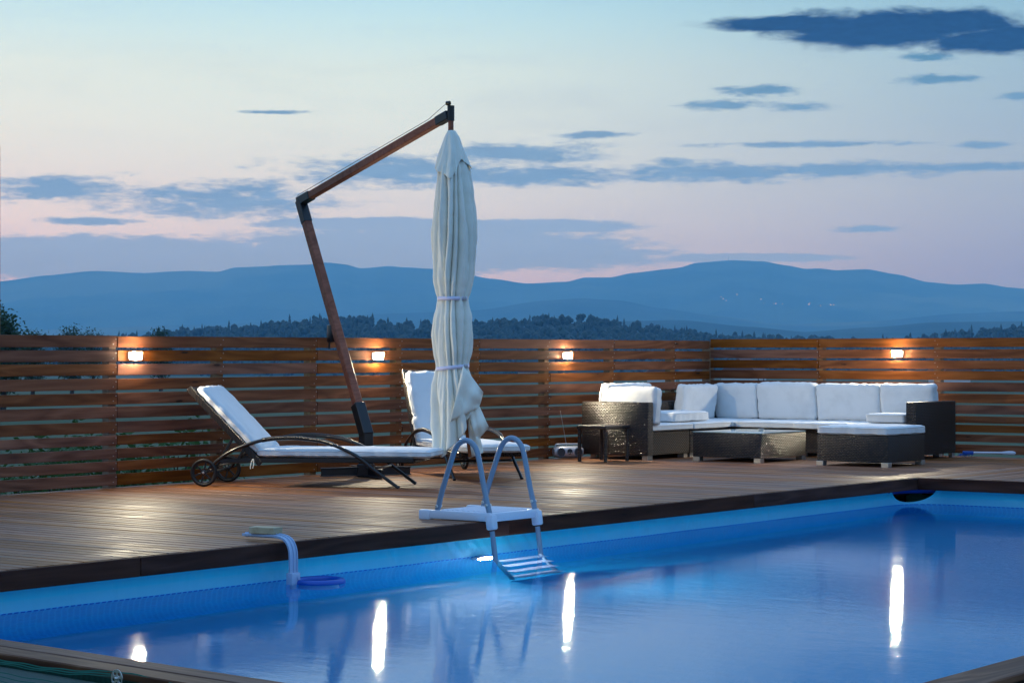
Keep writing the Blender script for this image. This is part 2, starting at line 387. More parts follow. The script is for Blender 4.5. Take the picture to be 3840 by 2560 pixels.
def liner_mat():
    m, t = new_mat('pool_liner_vinyl'); o = t.n('ShaderNodeTexCoord').outputs['Object']; s_ = t.n('ShaderNodeSeparateXYZ', ins={0: o})
    nv = t.n('ShaderNodeTexCoord').outputs['Normal']; ns = t.n('ShaderNodeSeparateXYZ', ins={0: nv})
    X, Y, Z = s_.outputs[0], s_.outputs[1], s_.outputs[2]
    fl = t.m('GREATER_THAN', t.m('ABSOLUTE', ns.outputs[2]), .6); ax = t.m('GREATER_THAN', t.m('ABSOLUTE', ns.outputs[0]), .6)
    u = t.m('ADD', t.m('MULTIPLY', ax, Y), t.m('MULTIPLY', t.m('SUBTRACT', 1., ax), X))
    v = t.m('ADD', t.m('MULTIPLY', fl, Y), t.m('MULTIPLY', t.m('SUBTRACT', 1., fl), Z))
    P = .037
    fu = t.m('FRACT', t.m('DIVIDE', u, P)); fv = t.m('FRACT', t.m('DIVIDE', v, P))
    gu = t.m('ADD', t.smooth(fu, .26, .12), t.smooth(fu, .86, 1.)); gv = t.m('ADD', t.smooth(fv, .16, .06), t.smooth(fv, .93, 1.))
    cellv = t.n('ShaderNodeCombineXYZ', ins={0: t.m('FLOOR', t.m('DIVIDE', u, P)), 1: t.m('FLOOR', t.m('DIVIDE', v, P)), 2: 0.}).outputs[0]
    wn = t.n('ShaderNodeTexWhiteNoise', noise_dimensions='2D', ins={'Vector': cellv}).outputs[0]
    tile = t.mix(wn, (.002, .30, .74, 1), (.006, .39, .86, 1))
    grout = (.04, .56, .95, 1)
    under = t.mix(t.m('MULTIPLY', gu, .62), tile, grout); under = t.mix(t.m('MULTIPLY', gv, .32), under, grout)
    # border row of dark tiles at the water line
    band = t.m('MULTIPLY', t.smooth(Z, -.2325, -.2305), t.smooth(Z, -.2045, -.2065))
    dash = t.m('MULTIPLY', t.smooth(fu, .2, .24), t.smooth(fu, .92, .88))
    bandc = t.mix(dash, (.10, .58, .92, 1), (.003, .10, .60, 1))
    under = t.mix(band, under, bandc)
    n = t.noise(t.mapping(o, sc=(1, 1, 9)), 3., 4)
    above = t.mix(n, (.04, .70, .90, 1), (.075, .78, .96, 1))
    # pale lime lines left by the water
    lines = t.m('MULTIPLY', t.m('POWER', t.m('ABSOLUTE', t.m('SINE', t.m('ADD', t.m('MULTIPLY', Z, 620.), t.m('MULTIPLY', t.noise(o, 2.5, 3), 3.)))), 3.), t.smooth(Z, -.145, -.16))
    above = t.mix(t.m('MULTIPLY', lines, .4), above, (.36, .56, .74, 1))
    above = t.mix(t.m('MULTIPLY', t.smooth(Z, -.135, -.19), .3), above, (.3, .52, .74, 1))
    c = t.mix(t.smooth(Z, -.2025, -.2045), above, under)
    c = t.mix(fl, c, t.mix(t.m('MULTIPLY', t.m('MAXIMUM', gu, gv), .3), (.012, .36, .64, 1), (.04, .52, .80, 1)))
    wr = t.noise(t.mapping(o, rot=(0, .25, 0), sc=(9, 9, 1.2)), 1., 4, .6, .4)
    pbr(t, c, .32, 0, bump(t, wr, .6, .02), .5); return m
M['liner'] = liner_mat()

def water_mat():
    m, t = new_mat('pool_water'); o = t.n('ShaderNodeTexCoord').outputs['Object']
    a = t.noise(t.mapping(o, rot=(0, 0, -PHI), sc=(9, 3.2, 1)), 1., 3, .55)
    b = t.noise(t.mapping(o, rot=(0, 0, -PHI + .3), sc=(46, 17, 1)), 1., 2, .5)
    c_ = t.noise(t.mapping(o, rot=(0, 0, -PHI - .2), sc=(120, 46, 1)), 1., 2, .5)
    h = t.m('ADD', t.m('ADD', t.m('MULTIPLY', a, .0014), t.m('MULTIPLY', b, .00045)), t.m('MULTIPLY', c_, .0003))
    bn = t.n('ShaderNodeBump', ins={'Height': h, 'Strength': 1., 'Distance': .42})
    fr_ = t.n('ShaderNodeFresnel', ins={'IOR': 1.333, 'Normal': bn.outputs[0]}).outputs[0]
    rf = t.n('ShaderNodeBsdfRefraction', ins={'Color': (.84, .95, 1, 1), 'Roughness': .03, 'IOR': 1.333, 'Normal': bn.outputs[0]})
    gl = t.n('ShaderNodeBsdfGlossy', ins={'Color': (1, 1, 1, 1), 'Roughness': .038, 'Normal': bn.outputs[0]})
    mx = t.n('ShaderNodeMixShader', ins={0: t.m('MULTIPLY', fr_, .66), 1: rf.outputs[0], 2: gl.outputs[0]})
    t.n('ShaderNodeOutputMaterial', ins={'Surface': mx.outputs[0]}); return m
M['water'] = water_mat()
def glass_mat():
    m, t = new_mat('table_glass')
    pbr(t, (.55, .72, .7, 1), .03, 0, None, .6, Transmission_Weight=.55, IOR=1.5); return m
M['glass'] = glass_mat()
def emis(name, col, st):
    m, t = new_mat(name); e = t.n('ShaderNodeEmission', ins={'Color': col, 'Strength': st})
    t.n('ShaderNodeOutputMaterial', ins={'Surface': e.outputs[0]}); return m
M['lamp'] = emis('lamp_lens', (1, .86, .60, 1), 1750)
M['lamp_side'] = emis('lamp_diffuser', (1, .92, .74, 1), 9)
M['pool_lamp'] = emis('pool_lamp_lens', (.9, .95, 1, 1), 700)
M['village'] = emis('village_light', (1, .72, .42, 1), 1.1)

def foliage(name, a, b, tr=.25):
    m, t = new_mat(name); v, rr, o = objvec(t)
    c = t.mix(t.noise(v, 1.1, 4), a, b); c = t.mix(t.noise(v, 9, 2), c, tuple(x * .6 for x in a[:3]) + (1,))
    p = t.n('ShaderNodeBsdfPrincipled', ins={'Base Color': c, 'Roughness': .6, 'Specular IOR Level': .3})
    if tr:
        tl = t.n('ShaderNodeBsdfTranslucent', ins={'Color': c}); mx = t.n('ShaderNodeMixShader', ins={0: tr, 1: p.outputs[0], 2: tl.outputs[0]}); s_ = mx.outputs[0]
    else: s_ = p.outputs[0]
    t.n('ShaderNodeOutputMaterial', ins={'Surface': s_}); return m
M['leaf'] = foliage('shrub_leaf', (.05, .12, .03, 1), (.10, .19, .05, 1))
M['tree_leaf'] = foliage('tree_leaf', (.03, .07, .03, 1), (.06, .11, .045, 1))
M['forest'] = foliage('forest_canopy', (.009, .026, .012, 1), (.036, .062, .024, 1), 0)
M['bark'] = simple('bark', (.06, .045, .035, 1), .9, 0, .2, 20, .6, .5)
def terrain(name, a, b, sc, c=None):
    m, t = new_mat(name); o = t.n('ShaderNodeTexCoord').outputs['Object']
    f = t.noise(o, sc, 8, .6); col = t.mix(t.smooth(f, .35, .65), a, b)
    if c: col = t.mix(t.smooth(t.noise(o, sc * .23, 3), .55, .62), col, c)
    pbr(t, col, .95, 0, None, .1); return m
M['meadow'] = terrain('meadow_grass', (.07, .095, .05, 1), (.105, .12, .07, 1), .03, (.12, .115, .065, 1))
M['hill'] = terrain('forest_floor', (.02, .04, .022, 1), (.035, .06, .03, 1), .02)
M['mountain'] = terrain('mountain_forest', (.012, .03, .02, 1), (.055, .075, .045, 1), .0022, (.10, .11, .06, 1))
M['house_wall'] = simple('house_plaster', (.6, .58, .56, 1), .9)
M['house_roof'] = simple('house_roof', (.16, .07, .05, 1), .9)

# ------------------------------------------------------------------ ground, hills, mountains
def fbm(x, y, oct=4):
    v = 0; a = .5
    for i in range(oct): v += a * mnoise.noise(Vector((x, y, i * 7.1))); x *= 2.03; y *= 2.03; a *= .5
    return v
ELS = [(0, None), (38, -3.7), (100, -1.9), (300, -1.02), (1000, -.74), (2300, -.55), (5000, -.5), (15000, -.45), (40000, -.42)]
def ground_z(r):
    if r <= 38: return -1.5
    for (r0, e0), (r1, e1) in zip(ELS[1:], ELS[2:]):
        if r <= r1:
            f = (math.log(r) - math.log(r0)) / (math.log(r1) - math.log(r0)); return .95 + r * math.tan(R(e0 + (e1 - e0) * f))
    return .95 + r * math.tan(R(ELS[-1][1]))
rs = [0, 8, 16, 26, 38] + [38 * 1.13 ** k for k in range(1, 52)]
NA = 120; gv = [(0, 0, -1.5)]; gf = []
for i, r in enumerate(rs[1:]):
    for k in range(NA):
        a = 2 * math.pi * k / NA; x, y = r * math.cos(a), r * math.sin(a)
        gv.append((x, y, ground_z(r) + (fbm(x * .02, y * .02) * .4 if r > 45 else 0) + (fbm(x * .004, y * .004) * r * .002 if r > 100 else 0)))
for k in range(NA): gf.append((0, 1 + k, 1 + (k + 1) % NA))
for i in range(len(rs) - 2):
    for k in range(NA):
        a, b = 1 + i * NA + k, 1 + i * NA + (k + 1) % NA; gf.append((a, a + NA, b + NA, b))
struct(mesh_obj('ground', gv, gf, M['meadow'], None, 180))

def interp(pts, x):
    if x <= pts[0][0]: return pts[0][1]
    for (x0, y0), (x1, y1) in zip(pts, pts[1:]):
        if x <= x1:
            t = (x - x0) / (x1 - x0); t = t * t * (3 - 2 * t) * .5 + t * .5; return y0 + (y1 - y0) * t
    return pts[-1][1]
K = 3840 / 2352
def ridge(name, prof, dist, front, base_el, n=520, depth=16, rough=1., x0=-1500, x1=5300, mat='mountain', seed=0):
    """a range of hills whose skyline follows prof (column, row of the view) at the given distance"""
    vs_, fs = [], []
    for i in range(n + 1):
        sx = x0 + (x1 - x0) * i / n; d = ground_dir(sx)
        sy = interp(prof, sx); top = CAM_H + (1324 - sy) / SXF * dist
        for j in range(depth + 3):
            if j <= depth: f = j / depth; rr_ = dist - front * (1 - f); hgt = f ** 1.25
            else: f = (j - depth); rr_ = dist + f * front * .35; hgt = 1 - .45 * f
            base = CAM_H + math.tan(R(base_el)) * rr_
            z = base + (top * rr_ / dist - base) * hgt
            am = dist * .0034 * rough * (math.sin(min(1, hgt) * math.pi) * 2.2 + .1)
            z += fbm(d.x * rr_ / dist * 38 + seed, d.y * rr_ / dist * 38, 5) * am
            vs_.append((d.x * rr_, d.y * rr_, z))
    W = depth + 3
    for i in range(n):
        for j in range(W - 1): a = i * W + j; fs.append((a, a + W, a + W + 1, a + 1))
    return struct(mesh_obj(name, vs_, fs, M[mat], None, 180))
main_prof = [(x * K, y * K) for x, y in [(-900, 640), (-400, 690), (0, 646), (110, 632), (220, 622), (330, 627), (430, 622), (500, 624), (540, 614), (610, 612), (640, 609), (715, 607), (750, 603), (790, 607), (830, 616), (890, 611),
             (930, 614), (995, 617), (1060, 628), (1130, 640), (1210, 651), (1300, 647), (1345, 637), (1400, 637), (1450, 627), (1540, 617), (1560, 614), (1600, 603), (1680, 598), (1750, 600), (1810, 610), (1850, 618), (1880, 617),
             (1920, 621), (1990, 618), (2060, 630), (2130, 648), (2200, 654), (2260, 651), (2320, 660), (2352, 663), (2700, 650), (3200, 690)]]
ridge('mountain_range', main_prof, 15000, 6500, -.45, rough=1., seed=3)
ridge('foothills', [(x * K, y * K) for x, y in [(-900, 700), (0, 760), (500, 745), (900, 720), (1100, 712), (1250, 690), (1330, 685), (1420, 690), (1520, 708), (1640, 725), (1800, 745), (2000, 738), (2200, 720), (2352, 715), (2900, 690)]], 10500, 3500, -.45, rough=.7, seed=11)
ridge('valley_hills', [(x * K, y * K) for x, y in [(-900, 745), (0, 775), (700, 790), (1150, 765), (1400, 738), (1560, 735), (1720, 750), (1850, 762), (2000, 752), (2150, 740), (2352, 738), (2900, 730)]], 6500, 1800, -.48, rough=.5, seed=23)

# wooded hill just beyond the valley edge
FOREST_R = 2300
forest_prof = [(-900, 1262), (0, 1285), (330, 1290), (560, 1278), (640, 1264), (750, 1258), (900, 1244), (1000, 1236), (1110, 1226), (1200, 1220), (1300, 1214), (1400, 1220), (1500, 1230), (1600, 1230), (1700, 1228), (1800, 1226), (1950, 1222),
               (2080, 1208), (2150, 1206), (2250, 1220), (2350, 1230), (2450, 1250), (2550, 1264), (2700, 1276), (2900, 1286), (3100, 1292), (3250, 1296), (3400, 1290), (3600, 1270), (3750, 1254), (3840, 1244), (4600, 1225)]
def forest_h(sx, f):
    top = CAM_H + (1324 - interp(forest_prof, sx)) / SXF * FOREST_R; base = CAM_H + math.tan(R(-.62)) * FOREST_R
    return base + (top - base) * f ** .9
fv, ff = [], []; NF = 160
for i in range(NF + 1):
    sx = -900 + 5500 * i / NF; d = ground_dir(sx)
    for j in range(10):
        f = j / 8; rr_ = FOREST_R - 420 * (1 - f) if j <= 8 else FOREST_R + 300
        fv.append((d.x * rr_, d.y * rr_, forest_h(sx, min(f, 1)) - 1.5 - (25 if j == 9 else 0)))
for i in range(NF):
    for j in range(9): a = i * 10 + j; ff.append((a, a + 10, a + 11, a + 1))
struct(mesh_obj('wooded_hill', fv, ff, M['hill'], None, 180))
def crown_proto(seed, conifer):
    r_ = random.Random(seed); bm = bmesh.new()
    if conifer:
        for q in range(4):
            z0 = .12 + q * .2; rad = .24 * (1 - q * .2); n = 7
            ap = bm.verts.new((r_.uniform(-.02, .02), r_.uniform(-.02, .02), min(1, z0 + .36)))
            ring = [bm.verts.new((rad * r_.uniform(.65, 1.2) * math.cos(2 * math.pi * k / n), rad * r_.uniform(.65, 1.2) * math.sin(2 * math.pi * k / n), z0 + r_.uniform(-.04, .05))) for k in range(n)]
            for k in range(n): bm.faces.new((ring[k], ring[(k + 1) % n], ap))
    else:
        for q in range(5):
            g = bmesh.ops.create_icosphere(bm, subdivisions=2 if q == 0 else 1, radius=1)['verts']
            c = Vector((r_.uniform(-.2, .2), r_.uniform(-.2, .2), r_.uniform(.42, .8))) if q else Vector((0, 0, .58)); s_ = r_.uniform(.16, .26) if q else .3
            for v in g: v.co = c + v.co * s_ * (1 + .45 * mnoise.noise(v.co * 2.3 + Vector((seed * 5 + q, 0, 0)))) * 1.0
    me = bpy.data.meshes.new('p'); bm.to_mesh(me); bm.free(); me.calc_loop_triangles()
    co = np.empty(len(me.vertices) * 3, np.float32); me.vertices.foreach_get('co', co)
    tr = np.empty(len(me.loop_triangles) * 3, np.int32); me.loop_triangles.foreach_get('vertices', tr)
    bpy.data.meshes.remove(me); return co.reshape(-1, 3), tr.reshape(-1, 3)
protos = [crown_proto(k, k >= 5) for k in range(9)]
VV, TT, off = [], [], 0; fr = random.Random(5)
for q in range(4200):
    sx = fr.uniform(-300, 4300); f = fr.random() ** .55
    if 3120 < sx < 3400 and fr.random() < .6: continue
    d = ground_dir(sx); rr_ = FOREST_R - 420 * (1 - f); z = forest_h(sx, f) - 2
    con = fr.random() < (.22 if sx < 1500 or sx > 2300 else .12)
    co, tr = protos[fr.choice((5, 6, 7, 8)) if con else fr.choice((0, 1, 2, 3, 4))]
    hgt = fr.uniform(9, 18) if con else fr.uniform(6.5, 14); a = fr.uniform(0, 6.28); wsc = hgt * fr.uniform(.8, 1.15)
    if con: wsc *= .8
    c_, s_ = math.cos(a), math.sin(a); P = np.empty_like(co)
    P[:, 0] = (co[:, 0] * c_ - co[:, 1] * s_) * wsc + d.x * rr_; P[:, 1] = (co[:, 0] * s_ + co[:, 1] * c_) * wsc + d.y * rr_; P[:, 2] = co[:, 2] * hgt + z
    VV.append(P); TT.append(tr + off); off += len(co)
VV = np.concatenate(VV); TT = np.concatenate(TT)
me = bpy.data.meshes.new('forest'); me.vertices.add(len(VV)); me.vertices.foreach_set('co', VV.ravel())
me.loops.add(TT.size); me.loops.foreach_set('vertex_index', TT.ravel().astype(np.int32)); me.polygons.add(len(TT))
me.polygons.foreach_set('loop_start', np.arange(0, TT.size, 3, dtype=np.int32)); me.update(calc_edges=True)
fo = finish('forest', me, M['forest'], None, None); fo['label'] = 'dark mixed wood of conifers and broadleaves covering the near hill'; stuff(fo)

# lights of a village and a mast on the mountain
bl = B(); lr = random.Random(3)
for (x, y) in [(1656, 682), (1661, 686), (1668, 690), (1693, 676), (1748, 687), (1755, 697), (1776, 697), (1782, 697), (1797, 698), (1860, 696), (1858, 699), (1885, 702), (1908, 700), (1915, 700), (1420, 0)]:
    if y == 0: continue
    d = ground_dir(x * K); rr_ = 12800 - (y - 675) * 55
    bmesh.ops.create_icosphere(bl.bm, subdivisions=1, radius=lr.uniform(1.3, 2.9), matrix=Matrix.Translation((d.x * 10200, d.y * 10200, CAM_H + (1324 - y * K) / SXF * 10200)))
o = bl.obj('village_lights', M['village'], None, None); o['label'] = 'scattered warm lights of a far village on the mountainside'; stuff(o)
d = ground_dir(1673 * K); bt = B(); zt = CAM_H + (1324 - 598 * K) / SXF * 15000
tw = thing('radio_mast', 'thin radio mast on the summit of the right mountain', 'mast', (d.x * 15000, d.y * 15000, zt - 12))
B().tube([(0, 0, 0), (0, 0, 30), (0, 0, 44)], [3, 2.2, 1.4], 6).obj('shaft', M['steel'], tw); B().box((0, 0, 30), (6, 6, 4), .5).obj('platform', M['steel'], tw)

# ------------------------------------------------------------------ vegetation behind the fence
def leaves(n, shape, size, rng, clumps=0):
    vs_, fs = [], []
    cl = [shape(rng) for _ in range(clumps)] if clumps else None
    for i in range(n):
        if cl:
            c = rng.choice(cl); p = Vector(c) + Vector((rng.gauss(0, 1), rng.gauss(0, 1), rng.gauss(0, .8))) * size * 3.2
        else: p = Vector(shape(rng))
        s_ = size * rng.uniform(.6, 1.4); u = Vector((rng.gauss(0, 1), rng.gauss(0, 1), rng.gauss(0, .6))).normalized(); v = u.orthogonal().normalized()
        v = (Matrix.Rotation(rng.uniform(0, 6.28), 3, u) @ v)
        k = len(vs_); vs_ += [p - u * s_, p + v * s_ * .45, p + u * s_, p - v * s_ * .45]; fs.append((k, k + 1, k + 2, k + 3))
    return vs_, fs
def tree(sx, sy_top, dist, wid, label, seed, lf=.16, n=5200, group='trees at the meadow edge'):
    rng = random.Random(seed); d = ground_dir(sx); base = ground_z(dist); top = CAM_H + (1324 - sy_top) / SXF * dist; hgt = top - base
    t = thing('tree', label, 'tree', (d.x * dist, d.y * dist, base), 0, group)
    tb = B(); tb.tube(bez([(0, 0, -.3), (.03 * hgt, 0, hgt * .25), (-.02 * hgt, .02 * hgt, hgt * .5), (0, 0, hgt * .85)], 4), [hgt * .035 * (1 - .055 * k) for k in range(13)], 7)
    for k in range(9):
        a = rng.uniform(0, 6.28); z0 = hgt * rng.uniform(.25, .7); L = wid * rng.uniform(.5, .85)
        tb.tube([(0, 0, z0), (math.cos(a) * L * .5, math.sin(a) * L * .5, z0 + hgt * .1), (math.cos(a) * L, math.sin(a) * L, z0 + hgt * .17)], [hgt * .014, hgt * .01, hgt * .004], 5)
    tb.obj('trunk', M['bark'], t, 60)
    def shp(r):
        while True:
            p = Vector((r.uniform(-1, 1), r.uniform(-1, 1), r.uniform(-1, 1)))
            if .25 < p.length < 1 and p.z > -.85: return (p.x * wid, p.y * wid, hgt * .6 + p.z * hgt * .42)
    v_, f_ = leaves(n, shp, lf, rng, 70); mesh_obj('crown', v_, f_, M['tree_leaf'], t)
    return t
tree(6, 1172, 130, 1.05, 'dark bushy tree rising behind the fence at the far left edge', 1, .13, 6000)
tree(-40, 1140, 150, 1.1, 'taller loose tree behind the tall wooden post at left', 2, .14, 5000)
tree(118, 1246, 210, 1.3, 'low pale tree just right of the leftmost bushy tree', 3, .13)
tree(268, 1235, 260, 1.5, 'small round tree above the fence between post and first lamp', 4, .15)
tree(345, 1243, 300, 1.1, 'tiny pointed tree left of the first fence lamp', 5, .15, 3000)
tree(602, 1236, 300, 1.25, 'round dark tree at the left end of the wooded hill', 6, .15)
def shrub(sx, dist, ztop, wid, label, seed, n=4200):
    rng = random.Random(seed); d = ground_dir(sx); base = -1.5 if dist < 38 else ground_z(dist); h = ztop - base
    t = thing('shrub', label, 'shrub', (d.x * dist, d.y * dist, base), 0, 'shrubs behind the fence')
    sb = B()
    for k in range(9):
        a = rng.uniform(0, 6.28); L = wid * rng.uniform(.2, .7)
        sb.tube([(0, 0, -.1), (math.cos(a) * L * .5, math.sin(a) * L * .5, h * .45), (math.cos(a) * L, math.sin(a) * L, h * .85)], [.02, .014, .005], 5)
    sb.obj('stems', M['bark'], t, 60)
    def shp(r):
        while True:
            p = Vector((r.uniform(-1, 1), r.uniform(-1, 1), r.uniform(0, 1)))
            if math.hypot(p.x, p.y) < 1 - .45 * p.z ** 2 and rng.random() < .4 + math.hypot(p.x, p.y): return (p.x * wid, p.y * wid, .1 + p.z * h * .94)
    v_, f_ = leaves(n, shp, .045, rng, 120); mesh_obj('foliage', v_, f_, M['leaf'], t); return t
shrub(330, 21.5, .16, .85, 'leafy green shrub seen through the slats below the first lamp', 21, 5200)
shrub(640, 23, .1, .75, 'green shrub seen through the slats behind the near lounger', 22)
shrub(150, 20.5, -.02, .55, 'small shrub seen through the lower slats at the left end', 23, 2600)
# houses down the slope, glimpsed through the upper gaps of the fence
def house(sx, dist, wd, hg, label, rz, seed):
    d = ground_dir(sx); z0 = ground_z(dist) - .3
    t = thing('house', label, 'house', (d.x * dist, d.y * dist, z0), rz, 'houses in the valley')
    B().box((0, 0, hg / 2), (wd, wd * .75, hg), .02).obj('wall', M['house_wall'], t)
    h2 = wd * .3; a = wd * .55; b_ = wd * .43
    mesh_obj('roof', [(-a, -b_, hg), (a, -b_, hg), (a, b_, hg), (-a, b_, hg), (-a, 0, hg + h2), (a, 0, hg + h2)], [(0, 1, 5, 4), (2, 3, 4, 5), (0, 4, 3), (1, 2, 5), (0, 3, 2, 1)], M['house_roof'], t)
    for sx_ in (-.25, .25):
        B().box((sx_ * wd, -wd * .376, hg * .55), (1, .12, 1.2), .02).obj('window', M['dark_plastic'], t)
house(2480, 640, 11, 4.2, 'pale house seen through the gaps left of the fence corner', .6, 1)
house(2610, 760, 10, 4.5, 'second pale house close to the fence corner', 1.1, 2)
house(2790, 560, 12, 4, 'pale house seen through the gaps right of the fence corner', .3, 3)
house(3560, 700, 12, 4.4, 'pale house behind the right fence near its last post', .9, 4)
house(1990, 900, 12, 4.4, 'pale house behind the slats next to the third fence lamp', .5, 5)

# haze: the evening air over the valley
hz = B(); hz.box((0, 0, 254), (45000, 45000, 884)); hm, ht = new_mat('evening_air')
pv = ht.n('ShaderNodeVolumePrincipled', ins={'Color': (.22, .58, 1., 1), 'Absorption Color': (1, 1, 1, 1), 'Density': 1.2e-4, 'Anisotropy': 0.})
ht.n('ShaderNodeOutputMaterial', ins={'Volume': pv.outputs[0]})
ho = hz.obj('haze', hm, None, None); stuff(ho); ho['label'] = 'blue evening haze over the valley'

# ------------------------------------------------------------------ deck
deck = bpy.data.objects.new('deck', None); COL.objects.link(deck); struct(deck)
PE_Y, PE_X = 7.472, 15.062           # pool edges of the deck
YF, XF = 11.40, 18.42                # front faces of the two fences
PITCH, BW = .088, .0798
def board_mesh(L, wd, th=.024, bev=.003, name='board'): return B().box((L / 2, 0, -th / 2), (L, wd, th), bev).mesh(name)
bm1 = [board_mesh(YF + .07 - PE_Y, BW - .0008 * k) for k in range(3)]
for me in bm1: me.materials.append(M['deck'])
x = 4.78; k = 0
while x < XF + .05:
    link_copy(bm1[k % 3], 'board', deck, (x + rnd.uniform(-.0012, .0012), PE_Y + rnd.uniform(0, .003), rnd.uniform(-.0012, .0006)), (rnd.uniform(-.004, .004), 0, R(90) + rnd.uniform(-.0006, .0006)))
    x += PITCH; k += 1
bm2 = board_mesh(XF + .05 - PE_X, BW); bm2.materials.append(M['deck'])
y = PE_Y - .046
while y > 3.2:
    link_copy(bm2, 'board', deck, (PE_X + rnd.uniform(0, .003), y + rnd.uniform(-.001, .001), rnd.uniform(-.0012, .0006)), (rnd.uniform(-.004, .004), 0, rnd.uniform(-.0006, .0006))); y -= PITCH
def fascia(a, b, wd=.022, hg=.09, ztop=-.003):
    a, b = Vector((*a, ztop - hg / 2)), Vector((*b, ztop - hg / 2)); L = (b - a).length
    me = B().box((L / 2, 0, 0), (L - .003, wd, hg), .003).mesh('fascia_board'); me.materials.append(M['fascia'])
    link_copy(me, 'fascia_board', deck, a, (0, 0, math.atan2(b.y - a.y, b.x - a.x)))
for x0, x1 in ((4.86, 7.0), (7.0, 9.86), (9.86, 12.6), (12.6, 15.0605)): fascia((x0, PE_Y - .0125), (x1, PE_Y - .0125))
for y0, y1 in ((PE_Y - .0245, 5.4), (5.4, 3.0)): fascia((PE_X - .0125, y0), (PE_X - .0125, y1))
# joists below
for (a, b) in (((4.6, 7.62), (15.2, 7.62)), ((4.6, 9.4), (18.5, 9.4)), ((4.6, 11.3), (18.5, 11.3)), ((15.25, 7.5), (15.25, 3)), ((18.3, 11.3), (18.3, 3))):
    jb = B(); jb.beam((*a, -.088), (*b, -.088), .05, .12); jb.obj('joist', M['joist'], deck)
# narrow decks round the left and near sides of the pool (the left one runs slightly askew)
S0, S1 = Vector((4.865, 7.44)), Vector((4.42, 2.50)); sa = math.atan2((S1 - S0).y, (S1 - S0).x); sn = Vector((math.sin(sa), -math.cos(sa)))   # sn points away from the pool
if sn.x > 0: sn = -sn
sme = board_mesh((S1 - S0).length, .094, .024, .004); sme.materials.append(M['coping'])
for q, off_ in enumerate((.048, .148)):
    p = S0 + sn * off_; link_copy(sme, 'board', deck, (p.x, p.y, -.001 * q), (0, 0, sa))
nme = board_mesh(11.5, .155, .024, .004); nme.materials.append(M['coping'])
link_copy(nme, 'board', deck, (4.55, 2.722, 0))
p0, p1 = S0 + sn * .07, S1 + sn * .07
jb = B(); jb.beam((p0.x, p0.y, -.075), (p1.x, p1.y, -.075), .04, .1); jb.obj('joist', M['joist'], deck)
jb = B(); jb.beam((4.6, 2.69, -.075), (15.2, 2.69, -.075), .05, .1); jb.obj('joist', M['joist'], deck)

# ------------------------------------------------------------------ pool
WL = -.207
pool = thing('pool', 'blue vinyl lined swimming pool set into the wooden deck', 'swimming pool')
x0, x1, y0, y1 = 4.62, 15.13, 2.62, 7.535; RC = .3
path = []
def seg(a, b, n):
    for k in range(n): path.append((Vector(a).lerp(Vector(b), k / n)))
def arc(c, a0, a1, n):
    for k in range(n): t = a0 + (a1 - a0) * k / n; path.append(Vector((c[0] + RC * math.cos(t), c[1] + RC * math.sin(t))))
seg((x0 + RC, y1), (x1 - RC, y1), 520); arc((x1 - RC, y1 - RC), R(90), 0, 28); seg((x1, y1 - RC), (x1, y0 + RC), 240); arc((x1 - RC, y0 + RC), 0, R(-90), 14)
seg((x1 - RC, y0), (x0 + RC, y0), 120); arc((x0 + RC, y0 + RC), R(-90), R(-180), 12); seg((x0, y0 + RC), (x0, y1 - RC), 80); arc((x0 + RC, y1 - RC), R(180), R(90), 12)
cx_, cy_ = (x0 + x1) / 2, (y0 + y1) / 2
lv, lf_ = [], []; ZS = [0, .06, .14, .22, .3, .38, .46, .54, .62, .7, .78, .86, .93, 1.]
ccorner = Vector((14.965, 7.455))
for i, p in enumerate(path):
    q0, q1 = path[i - 1], path[(i + 1) % len(path)]; tn = (q1 - q0).normalized(); nin = Vector((tn.y, -tn.x))     # inward
    if nin.dot(Vector((cx_, cy_)) - p) < 0: nin = -nin
    dc = (p - ccorner).length; dip = max(0, 1 - (dc / .2) ** 2) ** .5
    ztop = -.075 - .115 * dip
    uu = p.x + p.y
    wob_ = .012 * mnoise.noise(Vector((uu * 1.3, 0, 0))) + .006 * mnoise.noise(Vector((uu * 4, 3, 0)))
    near = 2. * math.exp(-((p.x - 9.9) / 1.5) ** 2) if p.y > 7.4 else 0
    for s_ in ZS:
        z = ztop + (-.34 - ztop) * s_
        amp = (.0035 + .006 * near) * (1 - s_) ** .6
        wrk = amp * (mnoise.noise(Vector(((uu + z * 1.1) * 21, z * 3, 2))) + .6 * mnoise.noise(Vector(((uu + z * 1.1) * 47, z * 4, 5))))
        push = wob_ * (.4 + .6 * s_) + wrk - .03 * s_
        lv.append((p.x + nin.x * push, p.y + nin.y * push, z))
    for z, ins in ((-.5, -.035), (-.75, -.04), (-.98, -.02), (-1.08, .02), (-1.13, .1), (-1.14, .2)):
        lv.append((p.x + nin.x * ins, p.y + nin.y * ins, z))
W = len(ZS) + 6; n = len(path)
for i in range(n):
    j = (i + 1) % n
    for s_ in range(W - 1): a, b = i * W + s_, j * W + s_; lf_.append((a, a + 1, b + 1, b))
lf_.append([i * W + W - 1 for i in range(n)][::-1])
lo = mesh_obj('liner', lv, lf_, M['liner'], pool, 60)
# steel frame of the pool behind the liner's top edge, bare at the far corner
fb = B(); fp = [Vector((p.x, p.y, -.098)) for p in path[380:700:6]]
cc = Vector((cx_, cy_, -.098)); fb.tube([p + (p - cc).normalized() * .06 for p in fp], .026, 10, True); fb.obj('frame_tube', M['deep_blue'], pool)
B().box((15.40, 7.62, -.25), (.02, .2, .34), .002, Matrix.Rotation(.9, 4, 'Z')).obj('outer_panel', M['green_panel'], pool)
B().box((15.75, 7.5, -.3), (.02, 1.2, .5), .002).obj('light_blocker', M['joist'], pool)  # added dark boards, block light showing through the corner opening
B().box((15.33, 7.92, -.3), (.9, .02, .5), .002).obj('light_blocker', M['joist'], pool)
